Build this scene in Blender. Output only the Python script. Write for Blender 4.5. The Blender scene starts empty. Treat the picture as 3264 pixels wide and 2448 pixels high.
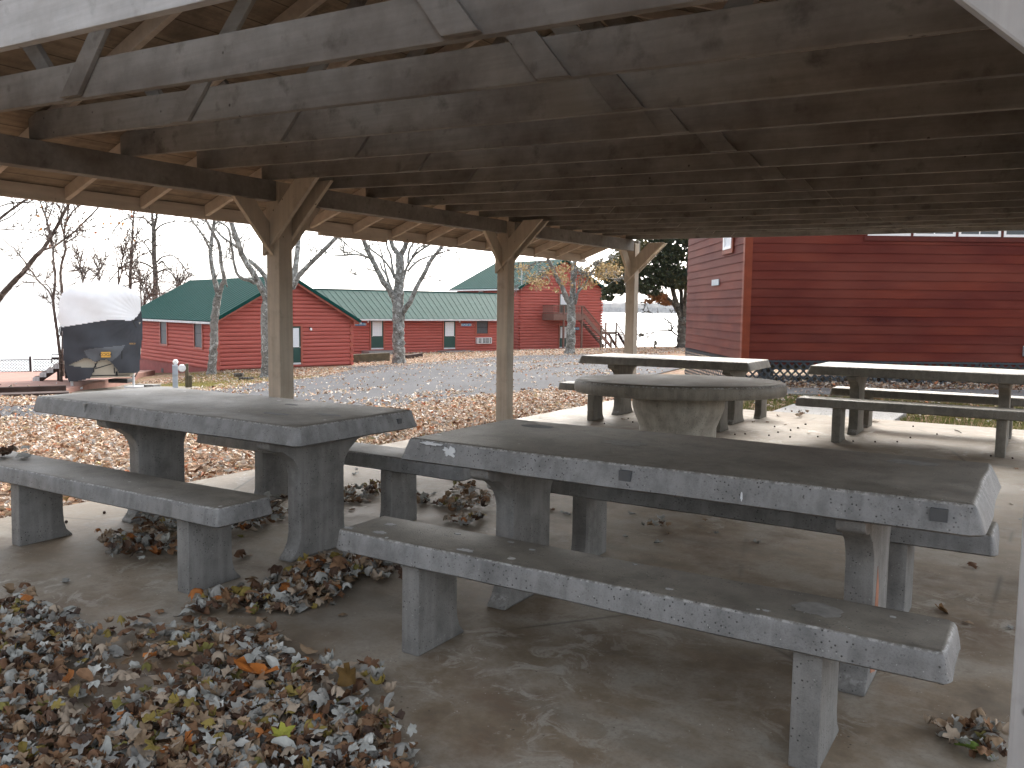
import bpy, bmesh, math, random
import numpy as np
from mathutils import Vector, Matrix
random.seed(7); rng = np.random.default_rng(7)
R = math.radians
sc = bpy.context.scene
COL = sc.collection
# ---------------------------------------------------------------- camera model (measured)
F_PX, PITCH, ROLL, YAW, CAM_H = 2679.8, 0.088537, 0.010904, -0.56818, 1.35
cU = (math.cos(YAW), math.sin(YAW)); cV = (-math.sin(YAW), math.cos(YAW))
def ray(px, py):
    a, b = (px-1632)/F_PX, (py-1224)/F_PX
    cr, sr = math.cos(ROLL), math.sin(ROLL)
    u, v = cr*a+sr*b, -sr*a+cr*b
    c, s = math.cos(PITCH), math.sin(PITCH)
    return Vector((u, c-v*s, -s-v*c))
O0 = Vector((0, 0, CAM_H))
def at(px, py, Y):
    d = ray(px, py); return O0+d*(Y/d.y)
def atz(px, py, z):
    d = ray(px, py); return O0+d*((z-CAM_H)/d.z)
def wuv(u, v, z=0): return Vector((u*cU[0]+v*cV[0], u*cU[1]+v*cV[1], z))
def to_uv(p): return (p[0]*cU[0]+p[1]*cU[1], p[0]*cV[0]+p[1]*cV[1])
class Plane:
    """vertical facade plane: origin O, horizontal direction X; N points to the viewer side"""
    def __init__(s, O, ang):
        s.O = Vector(O); s.ang = ang
        s.X = Vector((math.cos(ang), math.sin(ang), 0)); s.N = Vector((math.sin(ang), -math.cos(ang), 0))
    def px(s, px, py, off=0.0):
        d = ray(px, py); Q = s.O+s.N*off
        t = (Q-O0).dot(s.N)/d.dot(s.N); P = O0+d*t
        return (P-s.O).dot(s.X), P.z
# ---------------------------------------------------------------- terrain
GP = [(-3.9,4.6,-.07),(-2.9,6.3,-.08),(-1.7,8.2,-.09),(-.2,10.6,-.09),(1.0,12.5,-.09),(3.2,12.3,-.08),(6,10.5,-.08),(8,8,-.07),(2,2,-.06),(-2,0,-.06),(-6,2,-.1),
 (0,-6,-.05),(12,0,-.05),(-12,0,-.2),(-8,12.6,-.4),(-4,12.6,-.36),(-1.6,13.3,-.22),(-.7,15,-.25),(.5,16.4,-.28),(3.3,20.7,-.33),(5.2,17,-.14),(9,16,-.12),(4.4,20.5,-.28),(9,26,-.4),
 (-8.5,15,-.5),(-12,18,-.8),(-10,21,-.95),(-11.5,25.7,-1.24),(-14,24,-1.22),(-25,24,-1.25),(-20,15,-.95),(-25,18,-1.2),(-22,45,-2.65),(-30,45,-2.75),(-17,35,-2.0),(-8.5,26,-1.2),(-9.5,33,-1.62),(-10.5,38,-1.95),
 (-15.2,43.5,-1.97),(-9.3,48.7,-1.97),(-24,53,-2.9),(-11,58,-1.9),(-6.8,50,-1.98),(0,48,-1.35),(.4,66,-1.9),(.6,72,-2.1),(8.2,78,-2.16),(3,50,-1.33),(6,55,-1.3),(13.2,65,-1.47),(15,50,-1.1),(14,80,-2.0),
 (-3,30,-.85),(-5,38,-1.35),(2,35,-.85),(6,40,-.85),(20,30,-.3),(25,60,-1.2),(40,20,-.2),(40,-10,-.1),(-40,0,-.6),(-40,20,-1.6),(-38,45,-3.5)]
_P = np.array(GP, float)
def _phi(r): return np.where(r > 1e-9, r*r*np.log(np.maximum(r, 1e-9)), 0)
_n = len(_P); _K = _phi(np.linalg.norm(_P[:, None, :2]-_P[None, :, :2], axis=2))+np.eye(_n)*2.0
_Q = np.hstack([np.ones((_n, 1)), _P[:, :2]])
_A = np.block([[_K, _Q], [_Q.T, np.zeros((3, 3))]])
_W = np.linalg.solve(_A, np.concatenate([_P[:, 2], np.zeros(3)]))
def garr(X, Y):
    X = np.atleast_1d(np.asarray(X, float)); Y = np.atleast_1d(np.asarray(Y, float))
    out = np.zeros(X.size)
    for i in range(0, X.size, 4000):
        x, y = X.ravel()[i:i+4000], Y.ravel()[i:i+4000]
        r = np.sqrt((x[:, None]-_P[None, :, 0])**2+(y[:, None]-_P[None, :, 1])**2)
        out[i:i+4000] = _phi(r) @ _W[:_n]+_W[_n]+_W[_n+1]*x+_W[_n+2]*y
    x, y = X.ravel(), Y.ravel()
    out = np.clip(out, -4.2, .05)
    # the bank falls away to the lake beyond the lodges and on the far left
    d1 = np.maximum(0, y-(80+0.10*np.maximum(x, 0)-0.75*np.maximum(-x-4, 0)))
    d1 = np.maximum(d1, np.maximum(0, y-47.5)*(x < -24))
    w = np.clip(d1/14, 0, 1); w = w*w*(3-2*w)
    d2 = np.clip((-x-44)/14, 0, 1)
    out = out*(1-w)+(-9.5)*w
    out = out*(1-d2)+(-9.5)*d2
    return out.reshape(X.shape)
def g(x, y): return float(garr([x], [y])[0])
# ---------------------------------------------------------------- mesh helpers
class MB:
    def __init__(s): s.v = []; s.f = []; s.m = []; s.mi = 0
    def add(s, vs, fs):
        n = len(s.v); s.v += [tuple(p) for p in vs]
        s.f += [tuple(i+n for i in f) for f in fs]; s.m += [s.mi]*len(fs); return s
    def box(s, c, d, M=None):
        x, y, z = d[0]/2, d[1]/2, d[2]/2
        vs = [Vector((sx*x, sy*y, sz*z)) for sz in (-1, 1) for sy in (-1, 1) for sx in (-1, 1)]
        vs = [(M @ p if M else p)+Vector(c) for p in vs]
        return s.add(vs, [(0,2,3,1),(4,5,7,6),(0,1,5,4),(2,6,7,3),(1,3,7,5),(0,4,6,2)])
    def bx(s, x0, x1, y0, y1, z0, z1): return s.box(((x0+x1)/2, (y0+y1)/2, (z0+z1)/2), (abs(x1-x0), abs(y1-y0), abs(z1-z0)))
    def bar(s, p0, p1, w, h, up=(0, 0, 1)):
        p0, p1 = Vector(p0), Vector(p1); d = (p1-p0); L = d.length; d.normalize()
        up = Vector(up); sd = d.cross(up)
        if sd.length < 1e-5: sd = d.cross(Vector((1, 0, 0)))
        sd.normalize(); u2 = sd.cross(d)
        M = Matrix((d, sd, u2)).transposed()
        return s.box((p0+p1)/2, (L, w, h), M)
    def prism(s, prof, a0, a1, axis='x', inset=0):
        """prof: 2D polygon (ccw), extruded along axis between a0,a1. axis x: prof=(y,z); axis y: prof=(x,z)"""
        n = len(prof)
        def P(a, p): return (a, p[0], p[1]) if axis == 'x' else (p[0], a, p[1]) if axis == 'y' else (p[0], p[1], a)
        vs = [P(a0, p) for p in prof]+[P(a1, p) for p in prof]
        fs = [(i, (i+1) % n, n+(i+1) % n, n+i) for i in range(n)]+[tuple(range(n))[::-1], tuple(range(n, 2*n))]
        return s.add(vs, fs)
    def tube(s, pts, rad, n=8, cap=True):
        pts = [Vector(p) for p in pts]; N = len(pts)
        if N < 2: return s
        t0 = (pts[1]-pts[0]).normalized(); up = Vector((0, 0, 1)) if abs(t0.z) < .9 else Vector((1, 0, 0))
        a = t0.cross(up).normalized(); vs = []
        for i, p in enumerate(pts):
            t = (pts[min(i+1, N-1)]-pts[max(i-1, 0)]).normalized()
            a = (a-t*a.dot(t)); a = a.normalized() if a.length > 1e-6 else t.orthogonal().normalized()
            b = t.cross(a)
            for k in range(n):
                th = 2*math.pi*k/n; vs.append(p+(a*math.cos(th)+b*math.sin(th))*rad[i])
        fs = [(i*n+k, i*n+(k+1) % n, (i+1)*n+(k+1) % n, (i+1)*n+k) for i in range(N-1) for k in range(n)]
        if cap: fs += [tuple(range(n))[::-1], tuple(range((N-1)*n, N*n))]
        return s.add(vs, fs)
    def lathe(s, prof, n=48, cx=0, cy=0):
        vs = []; N = len(prof)
        for r, z in prof:
            for k in range(n): t = 2*math.pi*k/n; vs.append((cx+r*math.cos(t), cy+r*math.sin(t), z))
        fs = [(i*n+k, i*n+(k+1) % n, (i+1)*n+(k+1) % n, (i+1)*n+k) for i in range(N-1) for k in range(n)]
        fs += [tuple(range(n))[::-1], tuple(range((N-1)*n, N*n))]
        return s.add(vs, fs)
    def build(s, name, mats, parent=None, smooth=False, bevel=0, fix=True, angle=40):
        me = bpy.data.meshes.new(name); me.from_pydata(s.v, [], s.f)
        mats = mats if isinstance(mats, (list, tuple)) else [mats]
        for m in mats: me.materials.append(m)
        if len(mats) > 1: me.polygons.foreach_set('material_index', s.m)
        if fix or bevel:
            bm = bmesh.new(); bm.from_mesh(me)
            if fix: bmesh.ops.recalc_face_normals(bm, faces=bm.faces)
            if bevel:
                es = [e for e in bm.edges if len(e.link_faces) == 2 and e.calc_face_angle(0) > R(25)]
                bmesh.ops.bevel(bm, geom=es, offset=bevel, segments=2, affect='EDGES', profile=.6)
            bm.to_mesh(me); bm.free()
        if smooth:
            me.polygons.foreach_set('use_smooth', [True]*len(me.polygons))
            try: me.set_sharp_from_angle(angle=R(angle))
            except Exception: pass
        me.update()
        o = bpy.data.objects.new(name, me); COL.objects.link(o)
        if parent: o.parent = parent
        return o
def tag(o, label=None, cat=None, group=None, kind=None):
    if label: o['label'] = label
    if cat: o['category'] = cat
    if group: o['group'] = group
    if kind: o['kind'] = kind
    return o
def thing(name, label, cat, loc=(0, 0, 0), rz=0, group=None):
    o = bpy.data.objects.new(name, None); COL.objects.link(o)
    o.location = loc; o.rotation_euler = (0, 0, rz); o.empty_display_size = .2
    return tag(o, label, cat, group)
def text_mesh(name, body, size, mat, parent, M, depth=.003, align='CENTER', mirror=False):
    cu = bpy.data.curves.new(name, 'FONT'); cu.body = body; cu.size = size; cu.align_x = align; cu.align_y = 'CENTER'; cu.extrude = depth
    tmp = bpy.data.objects.new(name+'_tmp', cu); COL.objects.link(tmp)
    dg = bpy.context.evaluated_depsgraph_get(); dg.update()
    me = bpy.data.meshes.new_from_object(tmp.evaluated_get(dg)); COL.objects.unlink(tmp); bpy.data.objects.remove(tmp)
    if mirror: me.transform(Matrix.Diagonal((-1, 1, 1, 1))); me.flip_normals()
    me.materials.clear(); me.materials.append(mat); me.name = name
    o = bpy.data.objects.new(name, me); COL.objects.link(o); o.parent = parent; o.matrix_local = M
    return o
# ---------------------------------------------------------------- materials
class NT:
    def __init__(s, name):
        s.m = bpy.data.materials.new(name); s.m.use_nodes = True; s.t = s.m.node_tree; s.t.nodes.clear()
        s.out = s.n('ShaderNodeOutputMaterial'); s.b = s.n('ShaderNodeBsdfPrincipled')
        s.l(s.b.outputs[0], s.out.inputs[0]); s.tc = s.n('ShaderNodeTexCoord')
    def n(s, t, **k):
        x = s.t.nodes.new(t)
        for a, b in k.items(): setattr(x, a, b)
        return x
    def l(s, a, b): s.t.links.new(a, b)
    def val(s, sock, v):
        if hasattr(v, 'default_value') or hasattr(v, 'is_output'): s.l(v, sock)
        else: sock.default_value = v
    def noise(s, scale, detail=4, rough=.55, vec=None, dist=0):
        x = s.n('ShaderNodeTexNoise'); x.inputs['Scale'].default_value = scale; x.inputs['Detail'].default_value = detail
        x.inputs['Roughness'].default_value = rough; x.inputs['Distortion'].default_value = dist
        s.l(vec or s.tc.outputs['Object'], x.inputs['Vector']); return x.outputs['Fac']
    def vor(s, scale, out='Distance', vec=None, feature='F1', rnd=1):
        x = s.n('ShaderNodeTexVoronoi', feature=feature); x.inputs['Scale'].default_value = scale; x.inputs['Randomness'].default_value = rnd
        s.l(vec or s.tc.outputs['Object'], x.inputs['Vector']); return x.outputs[out]
    def mapv(s, scale=(1, 1, 1), rot=(0, 0, 0), loc=(0, 0, 0), src='Object'):
        x = s.n('ShaderNodeMapping'); x.inputs['Scale'].default_value = scale; x.inputs['Rotation'].default_value = rot; x.inputs['Location'].default_value = loc
        s.l(s.tc.outputs[src], x.inputs['Vector']); return x.outputs[0]
    def ramp(s, fac, stops):
        x = s.n('ShaderNodeValToRGB'); e = x.color_ramp.elements
        while len(e) < len(stops): e.new(.5)
        for i, (p, c) in enumerate(stops):
            e[i].position = p; c = (c, c, c) if isinstance(c, (int, float)) else c; e[i].color = (*c, 1)
        s.l(fac, x.inputs[0]); return x.outputs[0]
    def mix(s, fac, a, b, mode='MIX'):
        x = s.n('ShaderNodeMix', data_type='RGBA', blend_type=mode)
        for sock, v in ((x.inputs[0], fac), (x.inputs[6], a), (x.inputs[7], b)):
            if isinstance(v, (int, float)): sock.default_value = v if sock == x.inputs[0] else (v, v, v, 1)
            elif isinstance(v, tuple): sock.default_value = (*v, 1)
            else: s.l(v, sock)
        return x.outputs[2]
    def math(s, op, a, b=0, c=None, clamp=False):
        x = s.n('ShaderNodeMath', operation=op, use_clamp=clamp)
        for i, v in enumerate((a, b, c)):
            if v is None: continue
            if isinstance(v, (int, float)): x.inputs[i].default_value = v
            else: s.l(v, x.inputs[i])
        return x.outputs[0]
    def bump(s, h, strength=.3, dist=.01):
        x = s.n('ShaderNodeBump'); x.inputs['Strength'].default_value = strength; x.inputs['Distance'].default_value = dist
        s.l(h, x.inputs['Height']); s.l(x.outputs[0], s.b.inputs['Normal']); return x
    def done(s, col, rough=.8, spec=.3, metal=0):
        if isinstance(col, tuple): s.b.inputs['Base Color'].default_value = (*col, 1)
        else: s.l(col, s.b.inputs['Base Color'])
        if isinstance(rough, (int, float)): s.b.inputs['Roughness'].default_value = rough
        else: s.l(rough, s.b.inputs['Roughness'])
        s.b.inputs['Specular IOR Level'].default_value = spec; s.b.inputs['Metallic'].default_value = metal
        return s.m
def sc3(c, k): return tuple(x*k for x in c)
def m_concrete(name, base, top, lichen=True, seed=0.):
    t = NT(name); geo = t.n('ShaderNodeNewGeometry'); oi = t.n('ShaderNodeObjectInfo')
    vec = t.n('ShaderNodeVectorMath', operation='ADD'); t.l(t.tc.outputs['Object'], vec.inputs[0])
    cmb = t.n('ShaderNodeCombineXYZ'); r7 = t.math('MULTIPLY', oi.outputs['Random'], 37.)
    t.l(r7, cmb.inputs[0]); t.l(r7, cmb.inputs[1]); t.l(cmb.outputs[0], vec.inputs[1]); V = vec.outputs[0]
    big = t.noise(2.6, 6, .62, V); mid = t.noise(13, 5, .6, V); fine = t.noise(170, 3, .7, V)
    side = t.ramp(mid, [(.25, sc3(base, .72)), (.5, base), (.78, sc3(base, 1.2))])
    topc = t.ramp(big, [(.3, sc3(top, .55)), (.47, top), (.62, sc3(top, 1.25)), (.8, sc3(top, 1.9))])
    topc = t.mix(.35, topc, t.ramp(mid, [(.3, sc3(top, .6)), (.7, sc3(top, 1.6))]))
    sep = t.n('ShaderNodeSeparateXYZ'); t.l(geo.outputs['Normal'], sep.inputs[0])
    up = t.math('MULTIPLY', t.math('SUBTRACT', sep.outputs[2], .5), 2.6, clamp=True)
    col = t.mix(up, side, topc)
    col = t.mix(t.ramp(fine, [(.35, .35), (.5, 0.0), (.62, 0.0)]), col, sc3(base, .35))
    stv = t.n('ShaderNodeMapping'); stv.inputs['Scale'].default_value = (16, 16, 1.4); t.l(V, stv.inputs['Vector']); sn = t.noise(1., 4, .6, stv.outputs[0])
    strk = t.math('MULTIPLY', t.ramp(sn, [(.45, 0.), (.62, .8)]), t.math('SUBTRACT', 1., up)); col = t.mix(t.math('MULTIPLY', strk, .6), col, sc3(base, 1.45))
    col = t.mix(t.ramp(t.noise(5, 6, .7, V), [(.33, .6), (.5, 0.)]), col, t.mix(up, sc3(base, .52), sc3(top, .5)))
    arr = t.math('MULTIPLY', t.math('MULTIPLY', up, t.math('SUBTRACT', 1., up)), 4.); col = t.mix(t.math('MULTIPLY', arr, t.ramp(t.noise(46, 4, .7, V), [(.45, 0.), (.6, .8)])), col, (.40, .40, .39))
    pits = t.vor(62, 'Distance', V); pn = t.noise(9, 2, .5, V)
    pit = t.math('MULTIPLY', t.ramp(pits, [(.12, 1.), (.24, 0.)]), t.ramp(pn, [(.42, 0.), (.58, 1.)]))
    col = t.mix(pit, col, (.045, .043, .04))
    fl = t.vor(60, 'Distance', V); fn = t.noise(14, 2, .5, V)
    flk = t.math('MULTIPLY', t.ramp(fl, [(.09, 1.), (.15, 0.)]), t.ramp(fn, [(.55, 0.), (.68, 1.)]))
    col = t.mix(t.math('MULTIPLY', flk, .7), col, (.5, .5, .48))
    if lichen:
        wv = t.n('ShaderNodeVectorMath', operation='ADD'); t.l(V, wv.inputs[0])
        nz = t.n('ShaderNodeTexNoise'); nz.inputs['Scale'].default_value = 25; t.l(V, nz.inputs['Vector'])
        sm = t.n('ShaderNodeVectorMath', operation='SCALE'); t.l(nz.outputs['Color'], sm.inputs[0]); sm.inputs['Scale'].default_value = .02
        t.l(sm.outputs[0], wv.inputs[1])
        vx = t.n('ShaderNodeTexVoronoi'); vx.inputs['Scale'].default_value = 11; t.l(wv.outputs[0], vx.inputs['Vector'])
        sp = t.n('ShaderNodeSeparateColor'); t.l(vx.outputs['Color'], sp.inputs[0])
        thr = t.math('MULTIPLY', t.math('SUBTRACT', sp.outputs[0], .7), .6, clamp=True)
        lic = t.math('MULTIPLY', t.math('GREATER_THAN', thr, vx.outputs['Distance']), .75)
        lic = t.math('MULTIPLY', lic, t.math('GREATER_THAN', t.noise(3.1, 1, .4, V), .5))
        col = t.mix(t.math('MULTIPLY', lic, up), col, (.44, .44, .42))
    t.bump(t.math('ADD', t.math('MULTIPLY', mid, .6), t.math('SUBTRACT', t.math('MULTIPLY', fine, .5), pit)), .35, .006)
    return t.done(col, t.ramp(big, [(.3, .5), (.7, .7)]), .36)
def m_floor():
    t = NT('slab_concrete'); V = t.tc.outputs['Object']
    big = t.noise(.55, 6, .65); mid = t.noise(2.6, 7, .68); fine = t.noise(60, 4, .7); st = t.noise(1.1, 5, .6, t.mapv((.5, 2.6, 1)))
    base = t.ramp(big, [(.28, (.14, .105, .069)), (.5, (.195, .15, .102)), (.75, (.26, .21, .15))])
    base = t.mix(t.ramp(mid, [(.44, 0.), (.62, .85)]), base, (.29, .262, .218))
    base = t.mix(t.ramp(mid, [(.28, .9), (.45, 0.)]), base, (.085, .064, .043))
    bw = t.noise(1.7, 6, .7, t.mapv((1, 1, 1), loc=(7, 2, 0))); base = t.mix(t.ramp(bw, [(.52, 0.), (.66, .8)]), base, (.125, .082, .05))
    base = t.mix(t.ramp(st, [(.55, 0.), (.72, .55)]), base, (.13, .115, .09))
    pal = t.noise(5.5, 6, .72, None, 1.4)
    base = t.mix(t.math('MULTIPLY', t.ramp(pal, [(.52, 0.), (.6, .8), (.7, .95)]), t.ramp(t.noise(.9, 3, .6, t.mapv((1, 1, 1), loc=(1, 5, 0))), [(.46, 0.), (.6, 1.)])), base, (.32, .295, .25))
    wet = t.noise(.33, 4, .55, t.mapv((1, 1, 1), loc=(3.1, 1.7, 0)))
    base = t.mix(t.ramp(wet, [(.54, 0.), (.66, .55)]), base, (.10, .092, .078))
    ck = t.vor(.42, 'Distance', None, 'DISTANCE_TO_EDGE')
    crack = t.math('MULTIPLY', t.ramp(ck, [(.0, 1.), (.006, 0.)]), t.ramp(t.noise(.8, 2), [(.5, 0.), (.56, .6)]))
    base = t.mix(crack, base, (.05, .042, .034))
    spk = t.math('MULTIPLY', t.ramp(t.vor(38), [(.08, 1.), (.13, 0.)]), t.ramp(t.noise(6, 2), [(.54, 0.), (.62, 1.)]))
    base = t.mix(t.math('MULTIPLY', spk, .6), base, (.55, .53, .49))
    dk = t.math('MULTIPLY', t.ramp(t.vor(24), [(.07, 1.), (.12, 0.)]), t.ramp(t.noise(3, 2), [(.52, 0.), (.62, 1.)]))
    base = t.mix(t.math('MULTIPLY', dk, .8), base, (.05, .04, .03))
    base = t.mix(t.ramp(fine, [(.3, .35), (.52, 0.)]), base, (.11, .095, .075))
    t.bump(t.math('ADD', t.math('MULTIPLY', mid, 1.), t.math('MULTIPLY', fine, .25)), .25, .008)
    return t.done(base, t.ramp(mid, [(.3, .55), (.7, .85)]), .35)
def m_paintwood(name, base, stain, amount=.5, grain=(1, 22, 22)):
    t = NT(name); oi = t.n('ShaderNodeObjectInfo'); V = t.mapv(grain)
    vv = t.n('ShaderNodeVectorMath', operation='ADD'); t.l(V, vv.inputs[0])
    cm = t.n('ShaderNodeCombineXYZ'); rr = t.math('MULTIPLY', oi.outputs['Random'], 50); t.l(rr, cm.inputs[0]); t.l(rr, cm.inputs[2]); t.l(cm.outputs[0], vv.inputs[1])
    gr = t.noise(1.2, 6, .65, vv.outputs[0]); V2 = t.n('ShaderNodeVectorMath', operation='ADD'); t.l(t.tc.outputs['Object'], V2.inputs[0]); t.l(cm.outputs[0], V2.inputs[1])
    bl = t.noise(2.2, 6, .66, V2.outputs[0]); b2 = t.noise(7, 5, .6, V2.outputs[0])
    c = t.ramp(gr, [(.25, sc3(base, .78)), (.6, base), (.85, sc3(base, 1.14))])
    c = t.mix(t.ramp(bl, [(.5-.12*amount, 0.), (.62, .5*amount), (.78, .95*amount)]), c, stain)
    c = t.mix(t.ramp(b2, [(.58, 0.), (.75, .6*amount)]), c, sc3(stain, .6))
    sp = t.math('MULTIPLY', t.ramp(t.vor(9, 'Distance', V2.outputs[0]), [(.05, 1.), (.09, 0.)]), t.ramp(t.noise(3, 1, .5, V2.outputs[0]), [(.5, 0.), (.55, 1.)]))
    c = t.mix(t.math('MULTIPLY', sp, .8), c, (.03, .025, .02))
    t.bump(gr, .22, .006); return t.done(c, .75, .25)
def m_deck():
    t = NT('roof_deck_wood'); V = t.mapv((22, 1.2, 6)); gr = t.noise(1.3, 5, .6, V); bl = t.noise(1.6, 6, .68); b2 = t.noise(5, 5, .66)
    c = t.ramp(gr, [(.3, (.24, .195, .15)), (.7, (.38, .315, .245))])
    c = t.mix(t.ramp(bl, [(.45, 0.), (.62, .6), (.8, .9)]), c, (.07, .058, .048)); c = t.mix(t.ramp(b2, [(.6, 0.), (.75, .6)]), c, (.035, .032, .028))
    sep = t.n('ShaderNodeSeparateXYZ'); t.l(t.tc.outputs['Object'], sep.inputs[0])
    fr = t.math('FRACT', t.math('MULTIPLY', sep.outputs[0], 5.2)); ln = t.ramp(fr, [(.0, 1.), (.03, 0.), (.97, 0.), (1., 1.)])
    c = t.mix(t.math('MULTIPLY', ln, .8), c, (.02, .017, .014)); t.bump(gr, .2, .006)
    return t.done(c, .85, .2)
def m_simple(name, col, rough=.6, spec=.4, metal=0, var=.2, scale=6, bump=0):
    t = NT(name); n = t.noise(scale, 5, .6)
    c = t.ramp(n, [(.25, sc3(col, 1-var)), (.75, sc3(col, 1+var))])
    if bump: t.bump(t.noise(scale*6, 4), bump, .01)
    return t.done(c, rough, spec, metal)
def m_log():
    t = NT('red_log_paint'); n = t.noise(1.5, 6, .65, t.mapv((.25, .25, 7))); n2 = t.noise(.5, 4, .6)
    c = t.ramp(n, [(.25, (.30, .075, .06)), (.55, (.41, .112, .093)), (.85, (.49, .16, .135))])
    c = t.mix(t.ramp(n2, [(.45, 0.), (.7, .3)]), c, (.48, .15, .12)); t.bump(n, .2, .02)
    return t.done(c, .7, .12)
def m_clap():
    t = NT('red_clapboard_paint'); sep = t.n('ShaderNodeSeparateXYZ'); t.l(t.tc.outputs['Object'], sep.inputs[0])
    fl = t.math('FLOOR', t.math('DIVIDE', t.math('SUBTRACT', sep.outputs[2], .392), .1795))
    cm = t.n('ShaderNodeCombineXYZ'); t.l(fl, cm.inputs[2]); t.l(t.math('MULTIPLY', sep.outputs[0], .22), cm.inputs[0]); t.l(t.math('MULTIPLY', sep.outputs[1], .22), cm.inputs[1])
    bn = t.noise(2.3, 2, .5, cm.outputs[0]); gr = t.noise(1.4, 6, .7, t.mapv((.7, .7, 34))); n2 = t.noise(.9, 5, .62)
    c = t.ramp(bn, [(.28, (.075, .014, .0115)), (.5, (.112, .021, .0145)), (.72, (.165, .033, .018))])
    c = t.mix(t.ramp(gr, [(.3, .45), (.6, 0.)]), c, (.06, .014, .012)); c = t.mix(t.ramp(n2, [(.5, 0.), (.75, .15)]), c, (.14, .036, .026))
    vs_ = t.noise(.55, 4, .6, t.mapv((.6, .6, 2.2))); c = t.mix(t.ramp(vs_, [(.42, 0.), (.64, .5)]), c, (.17, .052, .036))
    t.bump(gr, .25, .006); return t.done(c, .7, .12)
def m_bark(name, a, b, c):
    t = NT(name); v = t.vor(26, 'Distance', t.mapv((1, 1, .35))); n = t.noise(1.4, 6, .65); n2 = t.noise(9, 6, .7); pl = t.noise(3.6, 5, .68, None, .8)
    k = t.ramp(n2, [(.3, a), (.55, b), (.8, sc3(b, 1.35))]); k = t.mix(t.ramp(n, [(.45, 0.), (.68, .7)]), k, c)
    k = t.mix(t.ramp(pl, [(.53, 0.), (.58, .85)]), k, sc3(c, 1.5)); k = t.mix(t.ramp(t.noise(4.5, 5, .7, None, .5), [(.54, 0.), (.6, .8)]), k, sc3(a, .8)); k = t.mix(t.ramp(v, [(.1, .6), (.3, 0.)]), k, sc3(a, .5))
    t.bump(t.math('ADD', n2, t.math('MULTIPLY', v, .8)), .7, .03); return t.done(k, .9, .15)
def m_attr(name, rough=.7, spec=.25, trans=0, var=.35, scale=25):
    t = NT(name); a = t.n('ShaderNodeAttribute'); a.attribute_name = 'leafcol'
    n = t.noise(scale, 4, .6); c = t.mix(.9, a.outputs['Color'], t.ramp(n, [(.25, 1-var), (.75, 1+var*.6)]), 'MULTIPLY')
    v = t.noise(scale*3, 3); t.bump(v, .3, .004)
    m = t.done(c, rough, spec)
    if trans:
        tr = t.n('ShaderNodeBsdfTranslucent'); t.l(c, tr.inputs[0]); ms = t.n('ShaderNodeMixShader'); ms.inputs[0].default_value = trans
        t.l(t.b.outputs[0], ms.inputs[1]); t.l(tr.outputs[0], ms.inputs[2]); t.l(ms.outputs[0], t.out.inputs[0])
    return m
def m_litter(name, grass, leafmix, grow=.5):
    """ground: dead grass / soil with trodden leaf fragments, voronoi cells sized like leaves"""
    t = NT(name); V = t.tc.outputs['Object']
    n = t.noise(.35, 6, .65); n2 = t.noise(3.5, 6, .7); n3 = t.noise(28, 4, .7)
    gr = t.ramp(n3, [(.25, sc3(grass, .5)), (.55, grass), (.8, sc3(grass, 1.7))])
    gr = t.mix(t.ramp(n2, [(.4, 0.), (.7, .7)]), gr, (.16, .125, .06))
    vx = t.n('ShaderNodeTexVoronoi'); vx.inputs['Scale'].default_value = 11; t.l(V, vx.inputs['Vector'])
    sp = t.n('ShaderNodeSeparateColor'); t.l(vx.outputs['Color'], sp.inputs[0])
    lf = t.ramp(sp.outputs[0], [(0, (.13, .065, .035)), (.3, (.25, .135, .075)), (.55, (.33, .21, .13)), (.8, (.42, .33, .25)), (1, (.30, .12, .05))])
    lf = t.mix(t.ramp(vx.outputs['Distance'], [(.25, 0.), (.6, .75)]), lf, (.07, .045, .03))
    msk = t.ramp(t.math('ADD', n, t.math('MULTIPLY', t.math('SUBTRACT', n2, .5), .5)), [(.5-leafmix*.3, 0.), (.62-leafmix*.3, 1.)])
    c = t.mix(msk, gr, lf); t.bump(t.math('ADD', vx.outputs['Distance'], n3), .5, .03)
    return t.done(c, .95, .1)
def m_asphalt():
    t = NT('drive_asphalt'); n = t.noise(.6, 6, .65); n2 = t.noise(5, 5, .65); f = t.noise(90, 3, .7); v = t.vor(130)
    c = t.ramp(n, [(.3, (.045, .046, .051)), (.7, (.075, .076, .083))]); c = t.mix(t.ramp(n2, [(.55, 0.), (.75, .5)]), c, (.11, .108, .105))
    c = t.mix(t.ramp(f, [(.35, .5), (.55, 0.)]), c, (.07, .07, .072)); c = t.mix(t.ramp(v, [(.12, .6), (.25, 0.)]), c, (.13, .13, .137))
    t.bump(t.math('ADD', f, v), .4, .006); return t.done(c, .95, .1)
M = {}
M['conc'] = m_concrete('table_concrete', (.205, .206, .205), (.135, .122, .10))
M['conc3'] = m_concrete('drum_concrete', (.31, .285, .24), (.24, .225, .19), False)
M['conc4'] = m_concrete('brown_round_concrete', (.17, .152, .122), (.075, .06, .038), False)
M['conc2'] = m_concrete('weathered_concrete', (.15, .138, .115), (.24, .225, .19), False)
M['concleg'] = m_concrete('leg_concrete', (.19, .187, .18), (.19, .175, .15), False)
M['floor'] = m_floor()
M['walk'] = m_concrete('walk_concrete', (.24, .235, .23), (.15, .148, .145), False)
M['patch'] = m_simple('grey_patch', (.085, .088, .092), .7, .3)
M['chip'] = m_simple('pale_chip', (.62, .64, .66), .8, .3, var=.1)
M['drip'] = m_simple('pale_drip', (.30, .30, .29), .85, .2, var=.2)
M['disc'] = m_simple('worn_ring', (.165, .158, .145), .75, .3, var=.3, scale=30)
M['rust'] = m_simple('rust_stain', (.36, .17, .11), .85, .2, var=.4, scale=12)
M['beamw'] = m_paintwood('old_painted_beam', (.275, .265, .25), (.07, .055, .043), 1.0)
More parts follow.
